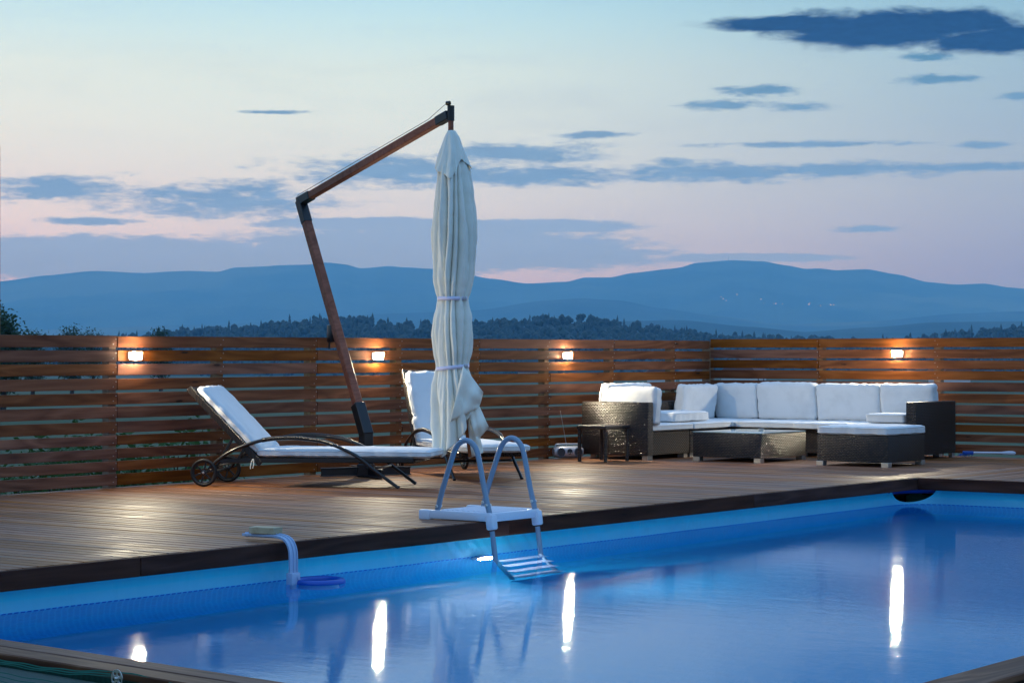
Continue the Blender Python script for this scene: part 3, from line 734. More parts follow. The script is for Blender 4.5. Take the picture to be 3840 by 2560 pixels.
# water
wn_ = 2; o = mesh_obj('water', [(x0 - .05, y0 - .05, WL), (x1 + .09, y0 - .05, WL), (x1 + .09, y1 + .09, WL), (x0 - .05, y1 + .09, WL)], [(0, 1, 2, 3)], M['water']); struct(o)
# underwater lamp on the liner beside the ladder
pl = thing('pool_light', 'glowing round light on the pool wall beside the ladder', 'pool light', (9.70, 7.535, -.29))
B().lathe([(.085, 0), (.088, -.02), (.074, -.035), (.0, -.035)], 28, 'y').obj('housing', M['white_plastic'], pl)
B().lathe([(.07, -.0365), (.062, -.046), (.04, -.052), (0, -.054)], 24, 'y').obj('lens', M['pool_lamp'], pl)

# ladder: two looped rails, platform, legs with treads going down into the water
lad = thing('pool_ladder', 'blue grey tube pool ladder with white plastic platform on the deck edge', 'ladder', (9.82, 7.45, 0))
LX = (-.212, .218)
for sx_ in LX:
    rail = bez([(sx_, .325, .05), (sx_, .29, .165), (sx_, .225, .335), (sx_, .2, .395), (sx_, .165, .438), (sx_, .118, .456), (sx_, .072, .44), (sx_, .04, .40), (sx_, .02, .335), (sx_, -.015, .18), (sx_, -.052, .045), (sx_, -.068, -.04)], 6)
    B().tube(rail, .0158, 14).obj('handrail', M['bluegrey_tube'], lad, 60)
    B().tube([(sx_, -.07, -.05), (sx_, -.1, -.26), (sx_, -.125, -.5)], .015, 14).obj('leg', M['bluegrey_tube'], lad, 60)
    B().tube([(sx_, -.125, -.5), (sx_, -.17, -.8), (sx_, -.215, -1.1)], .0165, 14).obj('leg', M['bluegrey_tube'], lad, 60)
    B().box((sx_, -.066, .0), (.05, .052, .085), .01, Matrix.Rotation(-.13, 4, 'X'), 2).obj('bracket', M['white_plastic'], lad)
    for (yy, zz) in ((-.04, .095), (.318, .075)):
        B().lathe([(.007, -.024), (.009, -.02), (.009, .02), (.007, .026)], 8, 'x', (sx_, yy, zz)).obj('bolt', M['steel'], lad)
pf = B(); pf.box((.003, .15, .035), (.40, .42, .03), .008, None, 2)
for q in range(10): pf.box((.003, -.02 + q * .038, .0515), (.345, .02, .006), .0015)
pf.box((-.218, .16, .028), (.032, .46, .05), .007, None, 2); pf.box((.224, .16, .028), (.032, .46, .05), .007, None, 2); pf.box((.003, -.062, .026), (.44, .028, .048), .007, None, 2)
plat = pf.obj('platform', M['white_plastic'], lad)
for sx_ in (-.218, .224): B().box((sx_, .405, .02), (.044, .08, .066), .009, None, 2).obj('end_cap', M['white_plastic'], plat)
for sx_ in (-.218, .224): B().box((sx_, .40, .0), (.03, .05, .028), .008).obj('foot', M['rubber'], plat)
for q, (yy, zz) in enumerate(((-.085, -.31), (-.12, -.53), (-.16, -.76), (-.2, -.98))):
    B().box((.003, yy - .03, zz), (.42, .09, .025), .008, None, 2).obj('tread', M['white_plastic'], lad)

# skimmer with its hook arm, and the wood block that weighs it down
sk = thing('skimmer', 'blue grey hook arm surface skimmer with floating blue ring', 'skimmer', (7.96, 7.45, 0))
arm_path = bez([(0, .25, .028), (0, .12, .03), (0, .03, .03), (0, -.035, .016), (0, -.066, -.02), (0, -.076, -.07), (0, -.076, -.165)], 6)
ab = B()
for a, b in zip(arm_path, arm_path[1:]):
    t = (b - a).normalized(); ab.beam(a - t * .002, b + t * .002, .05, .012, (1, 0, 0) if False else t.cross(Vector((1, 0, 0))), .001)
ab.obj('hook_arm', M['blue_plastic'], sk)
rb = B()
for s_ in (-.024, .024):
    for a, b in zip(arm_path, arm_path[1:]): t = (b - a).normalized(); rb.beam(a - t * .002, b + t * .002, .006, .024, t.cross(Vector((1, 0, 0))), .001)
    for v in rb.bm.verts:
        if not v.tag: v.co.x += s_; v.tag = True
rb.obj('rib', M['blue_plastic'], sk)
cl = B().box((0, -.08, -.178), (.062, .044, .062), .006, None, 2).obj('clamp', M['blue_plastic'], sk)
B().lathe([(.011, -.104), (.011, -.107), (0, -.108)], 16, 'y', (.012, 0, -.172)).obj('screw', M['blue_plastic'], cl)
B().box((0, -.078, -.29), (.034, .018, .2), .004).obj('stem', M['blue_plastic'], sk)
rp = [(.135 + .118 * math.cos(t), -.13 + .118 * math.sin(t), WL + .006) for t in [2 * math.pi * k / 40 for k in range(40)]]
B().tube(rp, .018, 10, False, True).obj('float_ring', M['deep_blue'], sk, 180)
B().lathe([(.104, -.19), (.1, -.12), (.105, -.02), (.108, -.015), (.1, -.015)], 32, 'z', (.135, -.13, WL)).obj('basket', M['white_plastic'], sk)
wb = B().box((0, 0, 0), (.078, .155, .034), .003).obj('wood_block', M['block'], None, 35, (7.965, 7.565, .055)); wb.rotation_euler = (0, 0, .14)
tag(wb, 'short pale wooden block lying on the skimmer arm', 'wood block')

# netting below the narrow deck, with its steel washer
nd_ = (S1 - S0).normalized()
net = thing('shade_net', 'green shade net hung below the left edge of the deck', 'net', (0, 0, 0))
nv_, nf_ = [], []
def strand(pts, wdt):
    for a, b in zip(pts, pts[1:]):
        t = (b - a).normalized(); u = t.cross(Vector((sn.x, sn.y, 0))).normalized() * wdt; kk = len(nv_)
        nv_.extend([a - u, b - u, b + u, a + u]); nf_.append((kk, kk + 1, kk + 2, kk + 3))
def net_pt(s_, dz_):
    sag = .003 * math.sin(s_ * 5.2 + 1.1)
    p = S0 + nd_ * s_ + sn * (.205 + .012 * math.sin(s_ * 4 + dz_ * 9))
    return Vector((p.x, p.y, -.019 - sag + dz_ + .02 * math.exp(-((s_ - 2.685) / .22) ** 2)))
NS = 520
for q in range(22):
    dzz = -.0135 * q if q > 2 else -.006 * q
    pts = [net_pt(.9 + 3. * k / 150, dzz + .0015 * math.sin(k * .7 + q)) for k in range(151)]; strand(pts, .0013 if q > 1 else .002)
for k in range(NS):
    s_ = .9 + 3. * k / NS; pts = []
    for q in range(11): pts.append(net_pt(s_ + .003 * (q % 2), -.026 * q - .004))
    strand(pts, .00055)
mesh_obj('mesh', nv_, nf_, M['net'], net)['kind'] = 'stuff'
bp0, bp1 = S0 + nd_ * .5 + sn * .15, S1 + sn * .15
tb_ = B(); tb_.beam((bp0.x, bp0.y, -.53), (bp1.x, bp1.y, -.53), .01, .95); tp = tb_.obj('pool_tarp', M['tarp']); tag(tp, 'grey tarpaulin wall of the pool behind the green net', 'tarpaulin')
wp = S0 + nd_ * 2.685 + sn * .222
ws = thing('washer', 'perforated round steel washer bolted through the green net', 'washer', (wp.x, wp.y, -.014), math.atan2(sn.y, sn.x))
wbm = bmesh.new(); NA_ = 60
def ringpts(r, n, cx=0, cz=0): return [(0, cx + r * math.cos(2 * math.pi * k / n), cz + r * math.sin(2 * math.pi * k / n)) for k in range(n)]
wdisc = B()
# disc with five holes: sectors between an inner and an outer ring, narrowed by the holes
for k in range(5):
    a0 = 2 * math.pi * k / 5 + .3
    for q in range(12):
        t0, t1 = a0 + 2 * math.pi / 5 * q / 12, a0 + 2 * math.pi / 5 * (q + 1) / 12
        def hole(t):
            dth = t - (a0 + math.pi / 5); hr, hc = .0062, .0165; s2 = hc * math.sin(dth)
            if abs(s2) >= hr: return None
            c2 = hc * math.cos(dth); e = math.sqrt(hr * hr - s2 * s2); return c2 - e, c2 + e
        tm = (t0 + t1) / 2; hh_ = hole(tm)
        spans = [(.004, .027)] if hh_ is None else [(.004, hh_[0]), (hh_[1], .027)]
        for r0, r1 in spans:
            v = [wdisc.bm.verts.new((x_, r_ * math.cos(t), r_ * math.sin(t))) for x_ in (0, .002) for (r_, t) in ((r0, t0), (r1, t0), (r1, t1), (r0, t1))]
            for f in ((0, 1, 2, 3), (4, 7, 6, 5), (0, 4, 5, 1), (1, 5, 6, 2), (2, 6, 7, 3), (3, 7, 4, 0)): wdisc.bm.faces.new([v[i] for i in f])
wdisc.obj('disc', M['steel'], ws, None)
B().lathe([(.0055, 0), (.0055, .006), (.004, .009), (0, .01)], 12, 'x').obj('bolt', M['chrome'], ws)

# ------------------------------------------------------------------ fences
ZL = [(1.072, .990), (.972, .892), (.873, .793), (.771, .691), (.671, .590), (.570, .490), (.468, .389), (.369, .301), (.278, .208), (.189, .120), (.099, .019)]
ZR = [(1.091, 1.007), (.986, .902), (.882, .801), (.784, .700), (.681, .597), (.576, .490), (.471, .389), (.370, .306), (.290, .223), (.204, .136), (.108, .026)]
mesh_cache = {}
def slat(fence, a, L, zt, zb, rz):
    key = (round(L, 3), round(zt - zb, 3))
    if key not in mesh_cache:
        me = B().box((L / 2, 0, 0), (L - .004, .021, zt - zb), .0025).mesh('slat'); me.materials.append(M['slat']); mesh_cache[key] = me
    link_copy(mesh_cache[key], 'slat', fence, (a[0], a[1], (zt + zb) / 2 + rnd.uniform(-.0015, .0015)), (0, rnd.uniform(-.0012, .0012), rz))
f1 = thing('slat_fence', 'long brown fence of horizontal wooden slats behind the loungers', 'fence', (0, 0, 0))
POSTS = [5.25, 6.28, 7.31, 8.36, 9.41, 10.465, 11.535, 12.565, 13.61, 14.65, 15.675, 16.71, 17.77]
for q, (zt, zb) in enumerate(ZL):
    js = [5.2, 8.38, 10.49, 12.59, 14.67, 16.73, 18.42] if q % 2 == 0 else [5.2, 8.38, 10.49, 13.63, 15.70, 18.42]
    if q in (1, 5, 8): js = [5.2, 7.33, 10.49, 12.59, 14.67, 17.79, 18.42]
    for a, b in zip(js, js[1:]): slat(f1, (a, YF + .0105), b - a, zt, zb, 0)
pme = B().box((0, 0, 0), (.07, .07, 1.6), .003).mesh('post'); pme.materials.append(M['post'])
for x in POSTS: link_copy(pme, 'post', f1, (x, YF + .0575, .25), (0, R(90) * 0, 0))
f2 = thing('slat_fence', 'brown fence of horizontal wooden slats behind the sofa at right', 'fence', (0, 0, 0))
for q, (zt, zb) in enumerate(ZR):
    js = [11.398, 10.17, 7.70, 5.26, 3.2] if q % 2 else [11.398, 8.93, 6.47, 4.03, 3.2]
    if q in (0, 2, 4): js = [11.398, 10.17, 7.70, 5.26, 3.2]
    for a, b in zip(js, js[1:]): slat(f2, (XF + .0105, a), a - b, zt, zb, R(-90))
for y in (10.17, 8.93, 7.70, 6.47, 5.24, 4.0): link_copy(pme, 'post', f2, (XF + .0575, y, .262))
link_copy(pme, 'post', f2, (XF + .06, YF + .06, .262), sc=(1.25, 1.25, 1))
scm = B().lathe([(.0028, 0), (.0034, .0015), (0, .0022)], 6, 'y').mesh('screws'); scm.materials.append(M['steel'])
def screws(fence, pts, axis):
    b = B()
    for (x, y, z) in pts: b.lathe([(.0034, 0), (.003, -.0022), (0, -.003)], 6, axis, (x, y, z))
    o = b.obj('screws', M['steel'], fence, None); o['kind'] = 'stuff'
screws(f1, [(x + dx, YF, (zt + zb) / 2 + s_ * .018) for x in POSTS[4:] for (zt, zb) in ZL for dx, s_ in ((.012, 1), (-.014, -1))], 'y')
screws(f2, [(XF, y + dx, (zt + zb) / 2 + s_ * .018) for y in (10.17, 8.93, 7.7) for (zt, zb) in ZR for dx, s_ in ((.012, 1), (-.014, -1))], 'x')
tp = B().box((0, 0, 0), (.075, .075, 4.0), .004).obj('tall_post', M['post'], None, 35, (9.49, YF + .135, .35)); tag(tp, 'tall wooden post at the left picture edge, rising above the fence', 'post')

# lamps on the fences
def wall_lamp(loc, rz, label):
    t = thing('wall_lamp', label, 'wall lamp', loc, rz, 'wall lamps on the fences')
    B().box((0, -.008, 0), (.086, .016, .048), .004, None, 2).obj('back_plate', M['white_plastic'], t)
    b = B(); g = bmesh.ops.create_cube(b.bm, size=1)['verts']
    for v in g:
        top = v.co.z > 0; fr_ = v.co.y < 0
        v.co = Vector((v.co.x * (.104 if top else .092), -.017 - (.036 if fr_ and top else .03 if fr_ else 0), v.co.z * .056))
    bmesh.ops.bevel(b.bm, geom=list(b.bm.edges), offset=.004, segments=2, affect='EDGES'); b.obj('diffuser', M['lamp_side'], t, 60)
    mesh_obj('front_lens', [(-.044, -.0482, -.026), (.044, -.0482, -.026), (.05, -.0540, .026), (-.05, -.0540, .026)], [(0, 1, 2, 3)], M['lamp'], t)
    return t
wall_lamp((10.63, YF, .931), 0, 'glowing wall lamp on the back fence left of the near lounger')
wall_lamp((13.28, YF, .926), 0, 'glowing wall lamp on the back fence beside the parasol mast')
wall_lamp((15.92, YF, .928), 0, 'glowing wall lamp on the back fence above the radio')
wall_lamp((XF, 9.31, .945), R(-90), 'glowing wall lamp on the right fence above the sofa')

# ------------------------------------------------------------------ sun loungers
def lounger(name, label, loc, rz, back_deg, seed, group):
    t = thing(name, label, 'sun lounger', loc, rz, group); HW = .275; th = R(back_deg)
    bx = Vector((-math.cos(th), 0, math.sin(th))); bn = Vector((math.sin(th), 0, math.cos(th)))         # along the backrest, and its upper side
    piv = Vector((.375, 0, .205)); LB = .70
    for s_ in (-1, 1):
        y = s_ * HW
        # wheel
        wh = thing('wheel', 'x', 'x'); del wh['label'], wh['category']; wh.parent = t; wh.location = (0, y, .1)
        B().tube([(.088 * math.cos(a), 0, .088 * math.sin(a)) for a in [2 * math.pi * k / 36 for k in range(36)]], .0125, 10, False, True).obj('tyre', M['rubber'], wh, 180)
        sp = B().lathe([(.017, -.014), (.02, -.012), (.02, .012), (.017, .014)], 16, 'y')
        for k in range(6):
            a = 2 * math.pi * k / 6 + .3; sp.beam((.014 * math.cos(a), 0, .014 * math.sin(a)), (.08 * math.cos(a), 0, .08 * math.sin(a)), .012, .009, (0, 1, 0), .001)
        sp.tube([(.076 * math.cos(a), 0, .076 * math.sin(a)) for a in [2 * math.pi * k / 36 for k in range(36)]], .006, 6, False, True)
        sp.obj('spokes', M['black_metal'], wh)
        B().lathe([(0, -.0185), (.008, -.0175), (.009, -.0145)], 12, 'y').obj('hub_cap', M['steel'], wh)
        # armrest arc that becomes the foot leg
        arc_ = bez([(.02, 0, .105), (.085, 0, .175), (.22, 0, .262), (.43, 0, .333), (.63, 0, .352), (.8, 0, .34), (.92, 0, .315), (1.11, 0, .232), (1.27, 0, .115), (1.425, 0, .004)], 6)
        ab_ = B()
        ab_.tube([p + Vector((0, 0, 0)) for p in arc_], .0125, 10, square=False)
        ar = ab_.obj('armrest', M['frame_metal'], t, 60, (0, s_ * (HW + .012 - .02), 0))
        wr_ = [p for p in arc_ if .40 < p.x < .95]
        B().tube(wr_, .0165, 12).obj('wicker_wrap', M['wrap'], ar, 60)
        # side rail, backrest stile, strut
        B().beam((.1, y * .93, .185), (1.53, y * .93, .2), .02, .03).obj('side_rail', M['frame_metal'], t)
        B().beam(piv + Vector((0, y * .93, 0)) - bx * .06, piv + Vector((0, y * .93, 0)) + bx * LB, .022, .045, bn).obj('back_stile', M['wrap'], t)
        sa_ = piv + bx * (LB * .34); B().beam((sa_.x, y * .8, sa_.z - .01), (.085, y * .8, .15), .012, .02).obj('strut', M['frame_metal'], t)
    B().tube([(0, -HW, .1), (0, HW, .1)], .009, 8).obj('axle', M['frame_metal'], t)
    B().tube([(1.24, -HW, .135), (1.24, HW, .135)], .009, 8).obj('cross_bar', M['frame_metal'], t)
    B().tube([(.085, -HW * .85, .15), (.085, HW * .85, .15)], .008, 8).obj('cross_bar', M['frame_metal'], t)
    # woven panels
    m4 = Matrix((bx, Vector((0, 1, 0)), bn)).transposed()
    if m4.determinant() < 0: m4 = Matrix((bx, Vector((0, -1, 0)), bn)).transposed()
    o = B().box((LB / 2, 0, 0), (LB, HW * 1.84, .03), .006).obj('back_panel', M['wicker'], t); o.matrix_local = Matrix.Translation(piv) @ m4.to_4x4()
    B().box((.95, 0, .194), (1.17, HW * 1.84, .032), .006).obj('seat_panel', M['wicker'], t)
    # mattress: back half leaning on the panel, seat half lying flat
    o = cushion('back_mattress', (LB - .045, HW * 1.86, .056), M['cushion'], t, .026, .008, .0075, seed); o.matrix_local = Matrix.Translation(piv + bx * (LB * .475) + bn * .047) @ m4.to_4x4()
    cushion('seat_mattress', (1.27, HW * 1.9, .056), M['cushion'], t, .026, .008, .0065, seed + 5, loc=(1.015, 0, .243))
    tb2 = B(); tb2.tube(bez([(.36, -HW * .97, .2), (.35, -HW, .17), (.345, -HW, .13)], 4), .0035, 6); tb2.tube(bez([(.365, -HW * .97, .2), (.37, -HW, .165), (.362, -HW, .135)], 4), .0035, 6); tb2.obj('tie_string', M['canopy'], t)
    return t
lounger('sun_lounger', 'dark metal and wicker sun lounger with wheels, nearer of the two, seen from the side', (11.19, 11.12, 0), R(-63.5), 45, 1, 'sun loungers')
lounger('sun_lounger', 'dark sun lounger behind the folded parasol, its foot end towards the pool', (13.60, 11.06, 0), R(-123.7), 60, 2, 'sun loungers')

# ------------------------------------------------------------------ parasol
par = thing('cantilever_parasol', 'closed cream cantilever parasol with leaning wooden mast and arm', 'parasol', (12.57, 10.88, 0))
base = Vector((12.57, 10.88, 0)); can = Vector((12.19, 9.74, 0)); elb = Vector((12.80, 11.77, 2.17)) - base; tip = Vector((can.x, can.y, 2.68)) - base
pd = Vector((can.x - base.x, can.y - base.y, 0)).normalized(); pn = Vector((-pd.y, pd.x, 0))
cr = R(22)
for k, a in enumerate((cr, cr + R(90), cr + R(180), cr + R(270))):
    aa = a + math.atan2(RY, RX); dv = Vector((math.cos(aa), math.sin(aa), 0))
    bb = B(); bb.beam(dv * .05 + Vector((0, 0, .012)), dv * .36 + Vector((0, 0, .012)), .07, .008); bb.beam(dv * .05 + Vector((0, 0, .045)), dv * .36 + Vector((0, 0, .04)), .012, .062); bb.beam(dv * .05 + Vector((0, 0, .075)), dv * .36 + Vector((0, 0, .07)), .05, .008)
    bb.obj('base_arm', M['black_metal'], par)
B().box((0, 0, .05), (.11, .11, .1), .006, Matrix.Rotation(cr, 4, 'Z')).obj('base_hub', M['black_metal'], par)
elow = Vector((0, 0, .335)); md_ = (elb - elow).normalized()
B().beam((0, 0, .06), elow + Vector((0, 0, .004)), .085, .085, pd, .006).obj('lower_post', M['black_metal'], par)
B().beam(elow - md_ * .02, elow + md_ * .25, .088, .088, pd, .006).obj('mast_sleeve', M['black_metal'], par)
mast = B().beam(elow + md_ * .24, elb - md_ * .13, .066, .066, pd, .006).obj('mast', M['mast'], par)
B().beam(elb - md_ * .2, elb + md_ * .01, .072, .072, pd, .005).obj('mast_cap', M['black_metal'], par)
ad = (tip - elb).normalized()
B().beam(elb - ad * .02, elb + ad * .17, .07, .07, (0, 0, 1), .005).obj('elbow_cap', M['black_metal'], par)
B().beam(elb + ad * .16, tip - ad * .15, .056, .06, (0, 0, 1), .006).obj('arm', M['mast'], par)
B().beam(tip - ad * .17, tip - ad * .02, .062, .066, (0, 0, 1), .005).obj('arm_cap', M['black_metal'], par)
B().tube([tip + Vector((0, 0, .06)), tip + Vector((0, 0, -.05))], .026, 12).obj('hub', M['black_metal'], par)
B().lathe([(0, .02), (.016, .014), (.016, -.014), (0, -.02)], 12, 'y', tip + Vector((-.03, 0, .075))).obj('pulley', M['black_metal'], par)
B().tube([tip + Vector((0, 0, -.04)), tip + Vector((0, 0, -.12))], .02, 12).obj('finial', M['mast'], par)
ck = elow + md_ * .86 - pd * .075
B().box(ck, (.07, .08, .14), .01, Matrix.Rotation(math.atan2(pd.y, pd.x), 4, 'Z'), 2).obj('crank_box', M['black_metal'], par)
B().tube([ck + Vector((0, 0, -.03)), ck - pd * .06 + Vector((0, 0, -.05)), ck - pd * .06 + Vector((0, 0, -.12))], .008, 8).obj('crank_handle', M['black_metal'], par)
cab = B(); cab.tube([ck + Vector((0, 0, .07)), elb - pd * .055, elb - pd * .05 + Vector((0, 0, .05)), tip - ad * .3 + Vector((0, 0, .055)), tip + Vector((-.03, 0, .085))], .0022, 5); cab.obj('cable', M['cable'], par)
B().tube([elow + md_ * 1.55 - pd * .04, elow + md_ * 1.55 - pd * .055], .007, 8).obj('peg', M['steel'], par)
# folded cloth: rings of radius r(angle, height) gathered by two straps
cb = Vector((can.x, can.y, 0)) - base; rh = Vector((RX, RY, 0)); fh = Vector((-FX, -FY, 0))      # rh: towards image right, fh: towards viewer
ZP = [(2.545, .02), (2.5, .034), (2.4, .05), (2.25, .08), (2.1, .09), (1.9, .099), (1.7, .104), (1.5, .102), (1.4, .093), (1.345, .082), (1.29, .086), (1.2, .10), (1.08, .108), (.97, .102), (.88, .094), (.845, .092), (.8, .098), (.7, .11), (.58, .118), (.45, .115), (.3, .10)]
def prof_r(z):
    for (z0, r0), (z1, r1) in zip(ZP, ZP[1:]):
        if z >= z1: t = (z0 - z) / (z0 - z1); t = max(0, min(1, t)); t = t * t * (3 - 2 * t); return r0 + (r1 - r0) * t
    return ZP[-1][1]
NTH, NZ = 144, 150
def hem(a):      # lower edge of the cloth round the pole; a = 0 is image right, 90 deg towards the viewer
    pts_ = [(-180, .30), (-150, .34), (-110, .42), (-60, .36), (-30, .30), (-8, .42), (12, .60), (32, .56), (50, .50), (75, .36), (100, .27), (125, .20), (150, .24), (180, .30)]
    d_ = math.degrees(a); d_ = (d_ + 180) % 360 - 180
    for (a0, h0), (a1, h1) in zip(pts_, pts_[1:]):
        if d_ <= a1: return h0 + (h1 - h0) * (d_ - a0) / (a1 - a0)
    return .3
cv, cf = [], []
for j in range(NZ + 1):
    for i in range(NTH):
        a = 2 * math.pi * i / NTH; z = 2.545 + (hem(a) - 2.545) * j / NZ; r = prof_r(z)
        tgt = math.exp(-((z - 1.345) / .1) ** 2) + math.exp(-((z - .845) / .08) ** 2)
        dep = (.032 + .02 * math.exp(-((z - 1.8) / .5) ** 2)) * (1 - .35 * min(1, tgt)) * min(1, (2.56 - z) / .3)
        ph = 1.1 * mnoise.noise(Vector((math.cos(a) * 1.2, math.sin(a) * 1.2, z * 1.1))) + .15 * z
        fold = math.cos(9 * a + 3.2 * ph) * .62 + .3 * math.cos(17 * a - 4 * ph + z) + .35 * mnoise.noise(Vector((math.cos(a) * 3, math.sin(a) * 3, z * 2.2)))
        amp = .35 + 1.0 * (.5 + .9 * mnoise.noise(Vector((math.cos(a) * 1.7 + 4, math.sin(a) * 1.7, z * .55))))
        fold = amp * (2.2 * abs(math.cos(6.5 * a + 2.6 * ph)) ** .62 - 1.2) + .22 * fold + .22 * mnoise.noise(Vector((math.cos(a) * 6, math.sin(a) * 6, z * 3.5)))
        r += dep * fold + .004 * mnoise.noise(Vector((math.cos(a) * 9, math.sin(a) * 9, z * 14)))
        low = max(0, (.84 - z) / .55); r *= 1 + .06 * low
        off_r = .085 * low ** 1.2 * max(0, math.cos(a - .25)) ** .8 + .012
        p = cb + rh * (r * math.cos(a) + off_r) + fh * (r * math.sin(a) * .85)
        cv.append((p.x, p.y, z))
for j in range(NZ):
    for i in range(NTH):
        a, b = j * NTH + i, j * NTH + (i + 1) % NTH; cf.append((a, a + NTH, b + NTH, b))
co_ = mesh_obj('canopy', cv, cf, M['canopy'], par, 180)
sm = co_.modifiers.new('thickness', 'SOLIDIFY'); sm.thickness = .003
# loose corner that hangs out to the right of the lower strap
def flap(name, P, nrm, sag=.02):
    """quad patch with a soft bulge"""
    n_ = 14; vs_, fs = [], []
    a, b, c, d = [Vector(p) for p in P]
    for j in range(n_ + 1):
        for i in range(n_ + 1):
            u, v = i / n_, j / n_; p = (a * (1 - u) + b * u) * (1 - v) + (d * (1 - u) + c * u) * v
            p += Vector(nrm) * (sag * math.sin(u * math.pi) * math.sin(v * math.pi * .9 + .2) + .012 * math.sin(u * 9 + v * 3) + .006 * math.sin(v * 11 - u * 4)); vs_.append(p)
    for j in range(n_):
        for i in range(n_): k = j * (n_ + 1) + i; fs.append((k, k + 1, k + n_ + 2, k + n_ + 1))
    o = mesh_obj(name, vs_, fs, M['canopy'], co_, 180); s2 = o.modifiers.new('thickness', 'SOLIDIFY'); s2.thickness = .003; return o
def cp(x, f, z): p = cb + rh * x + fh * f; return (p.x, p.y, z)
flap('loose_corner', (cp(.09, .1, .86), cp(.235, .05, .67), cp(.205, .06, .56), cp(.0, .15, .46)), fh, .03)
flap('loose_corner', (cp(.16, .03, .66), cp(.275, .02, .42), cp(.185, .04, .31), cp(.13, .08, .5)), fh, .03)
flap('loose_corner', (cp(.12, .0, .52), cp(.205, .0, .36), cp(.235, .0, .23), cp(.13, .03, .19)), fh, .03)
# top flap (wind vent) with its hanging points
tv, tf_ = [], []; NT_ = 96; NJ = 26
VF = [(-180, 2.286, .128), (-135, 2.31, .10), (-90, 2.25, .12), (-45, 2.33, .10), (0, 2.275, .150), (22, 2.33, .118), (48, 2.345, .098), (70, 2.26, .110), (92, 2.195, .122), (110, 2.225, .108), (145, 2.255, .104), (180, 2.286, .128)]
def vf(a):
    d_ = (math.degrees(a) + 180) % 360 - 180
    for (a0, h0, r0), (a1, h1, r1) in zip(VF, VF[1:]):
        if d_ <= a1: t = (d_ - a0) / (a1 - a0); return h0 + (h1 - h0) * t, r0 + (r1 - r0) * t
    return VF[0][1:]
for j in range(NJ + 1):
    for i in range(NT_):
        a = 2 * math.pi * i / NT_; lowz, rl = vf(a); t = j / NJ; z = 2.557 + (lowz - 2.557) * t
        r = .026 + (rl - .03) * (.1 * min(1, t * 6) + .9 * t ** 1.05)
        r += .011 * math.cos(7 * a + 2 * math.sin(3 * t)) * min(1, t * 1.5) + .006 * math.cos(13 * a - 3 * t) * t
        p = cb + rh * (r * math.cos(a) + .004) + fh * (r * math.sin(a) * .9); tv.append((p.x, p.y, z))
for j in range(NJ):
    for i in range(NT_): a, b = j * NT_ + i, j * NT_ + (i + 1) % NT_; tf_.append((a, a + NT_, b + NT_, b))
k = len(tv); tv.append((cb.x, cb.y, 2.562))
for i in range(NT_): tf_.append((k, i, (i + 1) % NT_))
vo_ = mesh_obj('vent_flap', tv, tf_, M['canopy'], par, 180); sm = vo_.modifiers.new('thickness', 'SOLIDIFY'); sm.thickness = .003
for zz, rr_, tl in ((1.345, .106, .0), (.848, .118, .012)):
    pts_ = []
    for i in range(48):
        a = 2 * math.pi * i / 48; q = cb + rh * (rr_ * math.cos(a) + .012) + fh * (rr_ * math.sin(a) * .87); pts_.append((q.x, q.y, zz + tl * math.cos(a)))
    sv, sf = [], []
    for (x_, y_, z_) in pts_: sv += [(x_, y_, z_ - .013), (x_, y_, z_ + .013)]
    for i in range(48): a, b = 2 * i, 2 * ((i + 1) % 48); sf.append((a, b, b + 1, a + 1))
    o = mesh_obj('strap', sv, sf, M['strap'], par, 180); s2 = o.modifiers.new('thickness', 'SOLIDIFY'); s2.thickness = .004
    q = cb + rh * (rr_ * .8 + .012) + fh * (rr_ * .55); B().box((q.x, q.y, zz + tl * .8), (.035, .02, .024), .004, Matrix.Rotation(math.atan2(RY, RX) + .7, 4, 'Z')).obj('buckle', M['silver'], o)
for q, (x_, f_, zb_) in enumerate(((.14, .045, .2), (-.04, .04, .32), (.03, -.06, .3), (.05, .03, .3))):
    rb_ = B(); rb_.beam(cp(x_ * .15, f_ * .2, 2.4), cp(x_ * .35, f_ * .4, .9), .016, .024, rh, .003); rb_.beam(cp(x_ * .35, f_ * .4, .905), cp(x_, f_, zb_), .016, .024, rh, .003); rb_.obj('rib', M['mast'], par)

# ------------------------------------------------------------------ sofa group
def wbox(parent, name, lo, hi, bev=.008, mat='wicker'):
    c = [(a + b) / 2 for a, b in zip(lo, hi)]; d = [b - a for a, b in zip(lo, hi)]
    return B().box((0, 0, 0), d, bev, None, 2).obj(name, M[mat], parent, 40, c)
def feet(parent, xs, ys, s_=.055, h=.04):
    for x in xs:
        for y in ys: B().box((x, y, h / 2), (s_ * 1.2, s_ * 1.2, h), .002).obj('foot', M['chrome'], parent)
SB, ST, LEG = .25, .5, .04          # seat base top, backrest top, leg height
def module(label, x0, x1, y0, y1, back, arm=None):
    """one section of the sectional sofa; back: sides that carry a backrest"""
    t = thing('sofa_section', label, 'sofa section', ((x0 + x1) / 2, (y0 + y1) / 2, 0), 0, 'sections of the wicker corner sofa')
    ox, oy = (x0 + x1) / 2, (y0 + y1) / 2; L = lambda x, y, z: (x - ox, y - oy, z); g = .003
    wbox(t, 'seat_base', L(x0 + g, y0 + g, LEG), L(x1 - g, y1 - g, SB))
    if 'y' in back: wbox(t, 'backrest', L(x0 + g, y1 - .075, SB + .002), L(x1 - g, y1 - .004, ST))
    if 'x' in back: wbox(t, 'backrest', L(x1 - .075, y0 + g, SB + .002), L(x1 - .004, (y1 - .078) if 'y' in back else y1 - g, ST))
    feet(t, (x0 - ox + .05, x1 - ox - .05), (y0 - oy + .05, y1 - oy - .05)); return t
G = 'sections of the wicker corner sofa'
m1 = module('dark wicker sofa section with arm panel, at the left end beside the side table', 16.03, 16.72, 10.56, 11.22, 'y')
